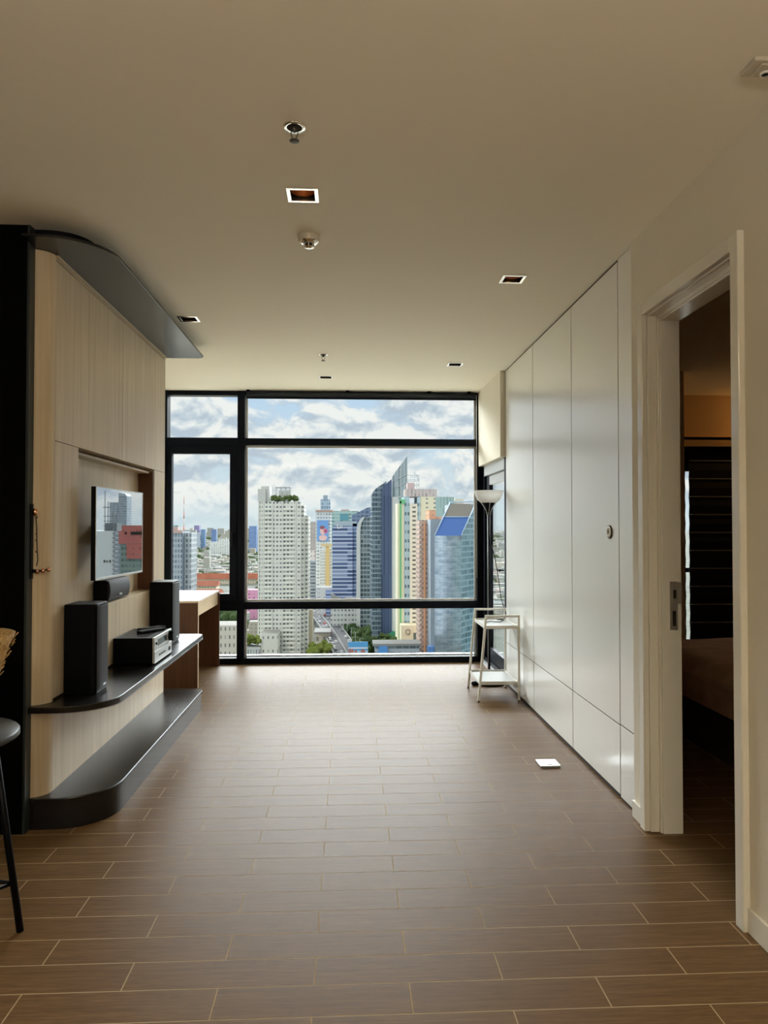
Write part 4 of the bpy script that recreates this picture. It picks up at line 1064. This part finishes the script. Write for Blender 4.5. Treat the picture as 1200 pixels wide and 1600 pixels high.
B(51.4, 62.4, 522, 545, GZ, 22.7).build('cream_side', fm('cream_side', (0.87, 0.83, 0.62), (0.34, 0.36, 0.34), 5.5, 3.1, 0.28, 0.4, off=1.5), t)
B(41.0, 63.4, 522.6, 545, 22.7, 28.2).build('crown', fm('crown_wall', (0.66, 0.58, 0.56), (0.50, 0.46, 0.46), 2.6, 30, 0.35, 1.0), t)
B(43.0, 48, 530, 540, 28.2, 33).build('roof_tank', mat('pink_tank', (0.72, 0.55, 0.55), 0.8), t)
pd = bld('cream_podium', 'cream podium wall with round ring emblem at the green tower foot', (43, 510, GZ), [('walls', B(36.7, 49.2, 505, 519, GZ, -66.0), mat('podium_cream', (0.88, 0.80, 0.58), 0.8)), ('dark_bay', B(45.0, 49.0, 504.7, 505, GZ, -71), mat('dark_bay', (0.14, 0.18, 0.16), 0.6))])
mb = MB(); n = 26; vs = []; fs = []
for rr in (1.35, 2.0):
    for yy in (504.4, 504.9):
        for k in range(n): vs.append((41.3 + rr * 0.9 * math.cos(2 * PI * k / n), yy, -70.2 + rr * math.sin(2 * PI * k / n)))
for k in range(n):
    k2 = (k + 1) % n
    fs += [(k, k2, 2 * n + k2, 2 * n + k), (2 * n + k, 2 * n + k2, 3 * n + k2, 3 * n + k), (k, n + k, n + k2, k2)]
mb.add(vs, fs); mb.box(42.0, 42.5, 504.4, 504.9, -72.6, -71.0); mb.build('ring_emblem', mat('emblem_grey', (0.42, 0.38, 0.30), 0.6), pd)

# terracotta tower
t = thing('terracotta_tower', 'orange terracotta tower with stacked balconies beside the sloped glass building', 'building', (53, 480, GZ))
tl = fm('terra_left', (0.62, 0.44, 0.36), (0.30, 0.28, 0.27), 2.6, 3.1, 0.5, 0.45)
B(45.7, 52.3, 470, 492, GZ, 5.6).build('west_wing', tl, t)
B(52.3, 56.6, 472, 492, GZ, 12.2).build('orange_wing', fm('terra_orange', (0.82, 0.43, 0.26), (0.48, 0.26, 0.20), 4.4, 3.1, 0.3, 0.4), t)
B(56.6, 61.2, 474, 492, GZ, 8).build('east_wing', fm('terra_east', (0.66, 0.40, 0.30), (0.34, 0.24, 0.22), 2.2, 3.1, 0.6, 0.5), t)
for xa, ya_ in ((51.2, 468.6), (45.8, 468.8)):
    mb = MB(); z = GZ + 10
    while z < 4:
        mb.box(xa, xa + 1.0, ya_, 470, z, z + 1.0); z += 3.1
    mb.build('balcony_stack', mat('terra_balcony', (0.84, 0.70, 0.60), 0.8), t)
B(48.4, 49.6, 469.2, 470, GZ, 4).build('orange_pier', mat('orange_pier', (0.84, 0.42, 0.24), 0.8), t)
bld('teal_roof_block', 'pale teal roofed block rising behind the terracotta tower', (118, 905, GZ), [('walls', B(107, 130, 900, 925, GZ, 38), fm('teal_roof', (0.44, 0.60, 0.58), (0.36, 0.50, 0.50), 4, 60, 0.5, 1.0)), ('roof_box', B(133, 143, 905, 920, GZ, 36), mat('cream_box', (0.84, 0.78, 0.66), 0.8))])

# sloped blue glass building
t = thing('sloped_glass_building', 'blue mirrored office with a steep sloping roof plane', 'building', (64, 450, GZ))
mm, N, b, o = new_mat('painted_reflection_glass')
x, y, z = N.xyz(N.new('ShaderNodeNewGeometry').outputs['Position'])
gr = N.m('MAXIMUM', N.m('LESS_THAN', N.m('FRACT', N.m('DIVIDE', x, 2.2)), 0.07), N.m('LESS_THAN', N.m('FRACT', N.m('DIVIDE', z, 3.4)), 0.08))
n = N.noise(N.vec(N.m('MULTIPLY', x, 0.18), y, N.m('MULTIPLY', z, 0.5)), 1.0, 5, 0.6)  # mottled tones painted in for the reflected city
N.put(b.inputs['Base Color'], N.mix(N.m('MULTIPLY', gr, 0.5), N.ramp(n, [(0.35, (0.20, 0.27, 0.34)), (0.6, (0.40, 0.46, 0.54))]), (0.55, 0.60, 0.66, 1)))
b.inputs['Roughness'].default_value = 0.08; b.inputs['Metallic'].default_value = 0.55
M['mirror'] = mm
sx0, sx1, sx2 = 50.8, 66.4, 79.0
mb = MB()                                   # body: front face, right face; slope carved out of the front top
vs = [(sx0, 430, GZ), (sx1, 430, GZ), (sx1, 430, -3.8), (sx0, 430, -3.8)]
mb.add(vs, [(0, 1, 2, 3)]); mb.build('front_glass', 'mirror', t)
mb = MB().add([(sx1, 430, GZ), (sx2, 447, GZ), (sx2, 452, 16.8), (sx1, 430, -3.8)], [(0, 1, 2, 3)])
mb.build('side_glass', fm('side_glass', (0.24, 0.38, 0.44), (0.08, 0.19, 0.25), 3.0, 3.4, 0.85, 0.7, rough=0.1), t)
mb = MB().add([(sx0, 430, -3.8), (sx1, 430, -3.8), (74.0, 443, 7.2), (57.6, 443, 7.2)], [(0, 1, 2, 3)])
mb.build('sloping_roof', mat('slope_blue', (0.07, 0.17, 0.48), 0.3, spec=0.5), t)
mb = MB().add([(57.6, 443, 7.2), (74.0, 443, 7.2), (79.0, 452, 15.6), (63.0, 452, 15.6)], [(0, 1, 2, 3)])
mb.build('roof_lattice', fm('lattice_beige', (0.70, 0.64, 0.54), (0.52, 0.50, 0.46), 2.4, 2.4, 0.7, 0.7), t)
mb = MB()
for p, q in (((sx0, 429.6, -3.8), (63.0, 451.6, 16.4)), ((sx1, 429.6, -3.8), (sx2, 451.6, 16.4)), ((63.0, 451.6, 16.4), (sx2 + 0.4, 451.6, 16.9)), ((57.6, 442.6, 7.3), (74, 442.6, 7.3)), ((63.6, 451.6, 14.4), (sx2 - 1, 451.6, 14.8))):
    mb.tube([p, q], 0.42, 6)
mb.build('roof_frame', mat('slope_frame', (0.46, 0.60, 0.78), 0.5), t)
B(sx0, 62, 452, 470, GZ, 6).box(62, sx2, 453, 470, GZ, 15).build('rear_block', mat('rear_block', (0.40, 0.46, 0.52), 0.6), t)

# street level
M['asphalt'] = mat('asphalt', (0.10, 0.10, 0.105), 0.9, vary=0.08, scale=0.3)
def ribbon(cl, wdt, z, th, name, m, par):
    vs = []; fs = []
    for i, p in enumerate(cl):
        a = Vector(cl[max(0, i - 1)]); b_ = Vector(cl[min(len(cl) - 1, i + 1)]); dd = (b_ - a).normalized(); nn = Vector((-dd.y, dd.x))
        for s in (-1, 1):
            for zz in (z, z - th):
                vs.append((p[0] + nn.x * s * wdt / 2, p[1] + nn.y * s * wdt / 2, zz))
    for i in range(len(cl) - 1):
        a = i * 4; b2 = a + 4
        fs += [(a, b2, b2 + 2, a + 2), (a + 1, a + 3, b2 + 3, b2 + 1), (a, a + 1, b2 + 1, b2), (a + 2, b2 + 2, b2 + 3, a + 3)]
    return MB().add(vs, fs).build(name, m, par)
hw = thing('elevated_highway', 'elevated multi-lane highway curving through the city below', 'highway', (-20, 600, GZ))
cl = [(4.0, 440), (-1.5, 500), (-6.5, 550), (-13, 610), (-22, 680), (-34, 760), (-50, 860), (-75, 1000)]
def spl(t):
    k = min(int(t), len(cl) - 2); f = t - k
    p0 = cl[max(0, k - 1)]; p1 = cl[k]; p2 = cl[k + 1]; p3 = cl[min(len(cl) - 1, k + 2)]
    return tuple(0.5 * ((2 * p1[i]) + (-p0[i] + p2[i]) * f + (2 * p0[i] - 5 * p1[i] + 4 * p2[i] - p3[i]) * f * f + (-p0[i] + 3 * p1[i] - 3 * p2[i] + p3[i]) * f ** 3) for i in (0, 1))
path = [spl(i * 7 / 40) for i in range(41)]
HZ = -82.0
ribbon(path, 17, HZ, 1.6, 'deck', 'asphalt', hw)
def offp(path, o):
    r = []
    for i, p in enumerate(path):
        a = Vector(path[max(0, i - 1)]); b_ = Vector(path[min(len(path) - 1, i + 1)]); dd = (b_ - a).normalized(); r.append((p[0] - dd.y * o, p[1] + dd.x * o))
    return r
for o_ in (-8.7, 8.7, 0):
    ribbon(offp(path, o_), 0.5 if o_ else 0.7, HZ + 1.1, 1.2, 'barrier', mat('barrier_concrete', (0.30, 0.30, 0.28), 0.8), hw)
for k in range(3, 38, 4):
    p = path[k]; MB().box(p[0] - 1, p[0] + 1, p[1] - 1, p[1] + 1, GZ, HZ - 1.6).build('highway_pier', mat('pier_grey', (0.5, 0.5, 0.48), 0.8), hw)
for k in range(2, 36, 3):
    p = offp(path, -9)[k]
    MB().tube([(p[0], p[1], HZ), (p[0], p[1], HZ + 9)], 0.14, 5).tube([(p[0], p[1], HZ + 9), (p[0] + 2.4, p[1], HZ + 9.4)], 0.10, 5).build('lamp_post', mat('lamp_post_grey', (0.6, 0.62, 0.62), 0.6), hw)
carm = [mat('car_white', (0.85, 0.85, 0.83), 0.3), mat('car_dark', (0.08, 0.09, 0.10), 0.3), mat('car_silver', (0.6, 0.62, 0.64), 0.3), mat('car_red', (0.55, 0.10, 0.08), 0.3)]
cg = mat('car_windows', (0.04, 0.05, 0.06), 0.1)
proto = {}
cn = {0: 'white', 1: 'dark', 2: 'silver', 3: 'red'}
for k in range(54):
    c = random.choice([0, 0, 0, 1, 2, 2, 3]); i = 1 + (k * 29) // 54 + random.randint(0, 1); lane = random.choice([-6.4, -3.2, 3.2, 6.4])
    p = offp(path, lane)[i]; a = Vector(path[i]); b_ = Vector(path[i + 1]); ang = math.atan2(b_.y - a.y, b_.x - a.x)
    f = random.random(); p2 = offp(path, lane)[i + 1]; p = (p[0] + (p2[0] - p[0]) * f, p[1] + (p2[1] - p[1]) * f)
    if c not in proto:
        t = thing('car', 'tiny %s car driving on the elevated highway' % cn[c], 'car', (0, 0, 0), '%s cars on the highway' % cn[c])
        MB().prism([(-2.3, 0.3), (2.3, 0.3), (2.25, 0.85), (1.2, 1.0), (0.6, 1.5), (-1.3, 1.5), (-2.0, 1.0), (-2.3, 0.9)], -0.9, 0.9, 'x').build('body', carm[c], t).rotation_euler = (0, 0, PI / 2)
        MB().box(-1.3, 0.75, -0.92, 0.92, 1.02, 1.38).build('windows', cg, t)
        proto[c] = t; o = t
    else:
        o = copy_tree(proto[c])
    o.location = (p[0], p[1], HZ); o.rotation_euler = (0, 0, ang)
bld('concrete_station_block', 'beige concrete block beneath the highway, right of the white tower', (-18, 565, GZ), [('walls', B(-24, -13.4, 560, 580, GZ, -79), fm('station_wall', (0.62, 0.57, 0.48), (0.36, 0.33, 0.30), 5, 8, 0.4, 0.4)), ('roof_slab', B(-25, -12.6, 558, 581, -79, -77.6), mat('roof_slab', (0.26, 0.255, 0.24), 0.8))])
t = thing('landscape_billboard', 'wide street billboard showing blue sky and red rooftops', 'billboard', (6.5, 455, GZ))
B(0.6, 12.6, 455, 455.8, -78.5, -69.2).build('panel', mat('bb_sky', (0.12, 0.42, 0.80), 0.5), t)
bb2 = t
def quad(x0, x1, z0, z1, m, y=454.9, nm='picture_field'): MB().add([(x0, y, z0), (x1, y, z0), (x1, y, z1), (x0, y, z1)], [(0, 1, 2, 3)]).build(nm, m, bb2)
quad(0.6, 12.6, -78.5, -74.4, mat('bb_water', (0.50, 0.68, 0.84), 0.5))
quad(0.6, 12.6, -73.4, -72.4, mat('bb_cloud', (0.80, 0.86, 0.92), 0.5), 454.85)
for x0, x1, z in ((0.8, 2.4, -72.6), (2.4, 3.8, -73.2), (4.4, 5.8, -73.9), (8.2, 10.8, -73.6)):
    MB().prism([(-75.6, x0), (-74.4, x0), (z, (x0 + x1) / 2), (-74.4, x1), (-75.6, x1)], 454.75, 454.82, 'y').build('picture_roof', mat('bb_roof', (0.55, 0.20, 0.16), 0.6), t)
MB().box(2.2, 2.8, 455.8, 456.4, GZ, -70).box(10.4, 11.0, 455.8, 456.4, GZ, -70).build('post', mat('bb_post', (0.4, 0.4, 0.4), 0.6), t)
t = thing('low_hall', 'low blue and white hall in front of the terracotta tower', 'building', (30, 455, GZ))
B(17.0, 44.0, 452, 466, GZ, -71.2).build('walls', fm('hall_low', (0.50, 0.56, 0.60), (0.20, 0.26, 0.30), 4.2, 7, 0.9, 0.7), t)
B(15.6, 44.6, 450.6, 467, -71.2, -69.8).build('roof', mat('hall_roof', (0.30, 0.30, 0.28), 0.8), t)
B(19.0, 24.2, 448, 452, GZ, -71.3).build('blue_box', mat('blue_box', (0.10, 0.34, 0.78), 0.5), t)
B(48.6, 52.6, 448, 452, GZ, -71.3).build('blue_box', mat('blue_box_b', (0.16, 0.34, 0.72), 0.5), t)
bld('green_netting_roof', 'bright green netting covering a roof among the street trees', (36, 565, GZ), [('netting', MB().prism([(GZ, 30.4), (-80, 30.4), (-77.4, 34), (-77.8, 38), (-80.5, 41), (GZ, 41)], 556, 572, 'y'), mat('green_net', (0.05, 0.28, 0.15), 0.8))])
clump([(8 + random.uniform(-9, 9), 640 + random.uniform(-8, 8), -83.5 + random.uniform(-2.5, 6)) for _ in range(42)], 2.6, 5, 'tree', 'large dark rounded tree beside the highway', 'tree', 'large_tree')
clump([(random.uniform(5, 46), random.uniform(520, 600), -86 + random.uniform(-3, 6.5)) for _ in range(120)], 2.4, 4.8, 'tree2', 'street trees between the highway and the cream podium')
clump([(random.uniform(-26, -12), random.uniform(490, 520), -83 + random.uniform(0, 4)) for _ in range(34)], 1.8, 3.2, 'lime', 'bright green trees at the foot of the concrete block')
clump([(offp(path, 14)[i][0] * 0 + offp(path, -15)[i][0] + random.uniform(-3, 3), offp(path, -15)[i][1] + random.uniform(-8, 8), -84 + random.uniform(-3, 5)) for i in range(8, 34) for _ in range(4)], 2.4, 4.6, 'tree', 'tree row along the right side of the highway')
clump([(random.uniform(-120, -70), random.uniform(820, 1000), -88 + random.uniform(-3, 5)) for _ in range(70)], 4, 8, 'tree2', 'mid-green treetops left of the white tower')
bld('parking_deck', 'grey layered car park block below the glass buildings', (30, 618, GZ), [('walls', B(22, 44, 612, 632, GZ, -80), fm('deck_wall', (0.50, 0.51, 0.50), (0.14, 0.16, 0.17), 40, 3.2, 1.0, 0.5))])

# buildings the television mirrors (they stand to the right, past the view through the glass)
t = thing('red_office_block', 'red-brown office block reflected in the television', 'building', (94, 255, GZ))
B(86.0, 99.4, 250, 262, -4.5, 1.9).box(90.0, 96.5, 249.6, 262, -9.5, -4.5).build('red_top', fm('red_block', (0.42, 0.13, 0.11), (0.33, 0.11, 0.095), 1.2, 2.0, 0.5, 0.4), t)
B(86.2, 99.0, 250.4, 262, GZ, -4.5).build('green_base', fm('green_base', (0.20, 0.26, 0.23), (0.11, 0.16, 0.14), 1.3, 2.0, 0.7, 0.5), t)
B(91.0, 95.2, 249.8, 250, -1.3, -0.3).box(96.6, 97.2, 249.8, 250, -1.2, -0.3).box(88.6, 89.6, 249.8, 250, -1.2, -0.3).build('roof_opening', 'gap', t)
bld('twin_tower', 'taller grey glass twin tower reflected in the television', (483, 1210, GZ), [('shaft', B(476, 490, 1200, 1220, GZ, 52), fm('twin_a', (0.36, 0.41, 0.46), (0.22, 0.27, 0.32), 3, 4, 0.6, 0.7)), ('crown', MB().prism([(52, 476), (56, 479), (58, 490), (52, 490)], 1200, 1220, 'y'), mat('twin_crown', (0.40, 0.45, 0.50), 0.6))])
bld('twin_tower', 'shorter grey glass twin tower reflected in the television', (499, 1210, GZ), [('shaft', B(492, 507, 1205, 1225, GZ, 42), fm('twin_b', (0.40, 0.45, 0.49), (0.24, 0.29, 0.34), 3, 4, 0.6, 0.7))])
t = thing('unfinished_tower', 'white tower with side balconies and crane reflected in the television', 'building', (74, 185, GZ))
MB().prism([(72.0, 180), (79.0, 180), (87, 200), (80.6, 200)], GZ, 0.4).build('white_face', mat('white_face', (0.58, 0.60, 0.60), 0.8), t)
B(72.6, 73.0, 179.9, 180, -7.4, -6.8).box(74.0, 74.4, 179.9, 180, -7.4, -6.8).box(73.4, 73.7, 179.9, 180, -7.4, -6.9).build('small_windows', 'gap', t)
mb = MB(); z = -40
while z < 0:
    mb.box(71.2, 72.0, 179.4, 181, z, z + 0.3); z += 1.1
mb.build('balconies', mat('dark_balcony', (0.20, 0.21, 0.22), 0.7), t)
mb = MB()
for x, h in ((72.0, 4.6), (72.9, 5.4), (74.2, 7.8), (75.0, 10.5)): mb.box(x, x + 0.16, 182, 182.2, 0.4, h)
for z in (1.6, 2.8, 4.0): mb.box(71.8, 75.4, 182, 182.2, z, z + 0.14)
mb.box(73.6, 75.6, 182, 182.2, 6.2, 6.4).box(72.4, 75.4, 183, 186, 0.4, 2.4)
mb.build('scaffold', mat('scaffold_grey', (0.16, 0.18, 0.19), 0.7), t)

# low-rise city spreading to the horizon
mb = MB()
taken = [(-75, -24, 480, 575), (-112, -88, 420, 455), (-16, 12, 430, 680), (5, 90, 430, 640), (-50, 20, 690, 930), (-255, -145, 930, 1300), (-95, -15, 680, 1010), (45, 60, 640, 700)]
for k in range(12000):
    y = 640 * (14.0 ** random.random()) ** 1.0
    x = random.uniform(-0.36, 0.42) * y
    if y < 700 and x > -60: continue
    if any(a - 12 < x < b_ + 12 and c - 12 < y < e + 12 for a, b_, c, e in taken): continue
    sc_ = 0.5 + y / 3000
    wx = random.uniform(8, 24) * sc_; wy = random.uniform(8, 18) * sc_; h = random.choice([5, 6, 7, 8, 9, 12, 14]) * (1 + 0.1 * sc_)
    if random.random() < 0.03 and y > 1300: h = random.uniform(18, 40)
    if y > 2500 and random.random() < 0.02: h = random.uniform(45, 92)
    mb.box(x, x + wx, y, y + wy, GZ, GZ + h)
tag(mb.build('low_rise_city', town_mat()), 'pale low-rise houses and blocks spreading to the horizon', 'city', kind='stuff')
mb = MB()
for k in range(2600):
    y = 640 * (10.0 ** random.random()); x = random.uniform(-0.36, 0.42) * y
    if y < 700 and x > -60: continue
    if any(a - 12 < x < b_ + 12 and c - 12 < y < e + 12 for a, b_, c, e in taken): continue
    for j in range(2):
        mb.ball((x + random.uniform(-14, 14) * (y / 1400), y + random.uniform(-10, 10), GZ + random.uniform(3, 7)), random.uniform(5, 10) * (0.5 + y / 1800), 7, 4, 0.6)
tag(mb.build('distant_trees', 'tree2'), 'green trees scattered among the distant low-rise houses', 'trees', kind='stuff')
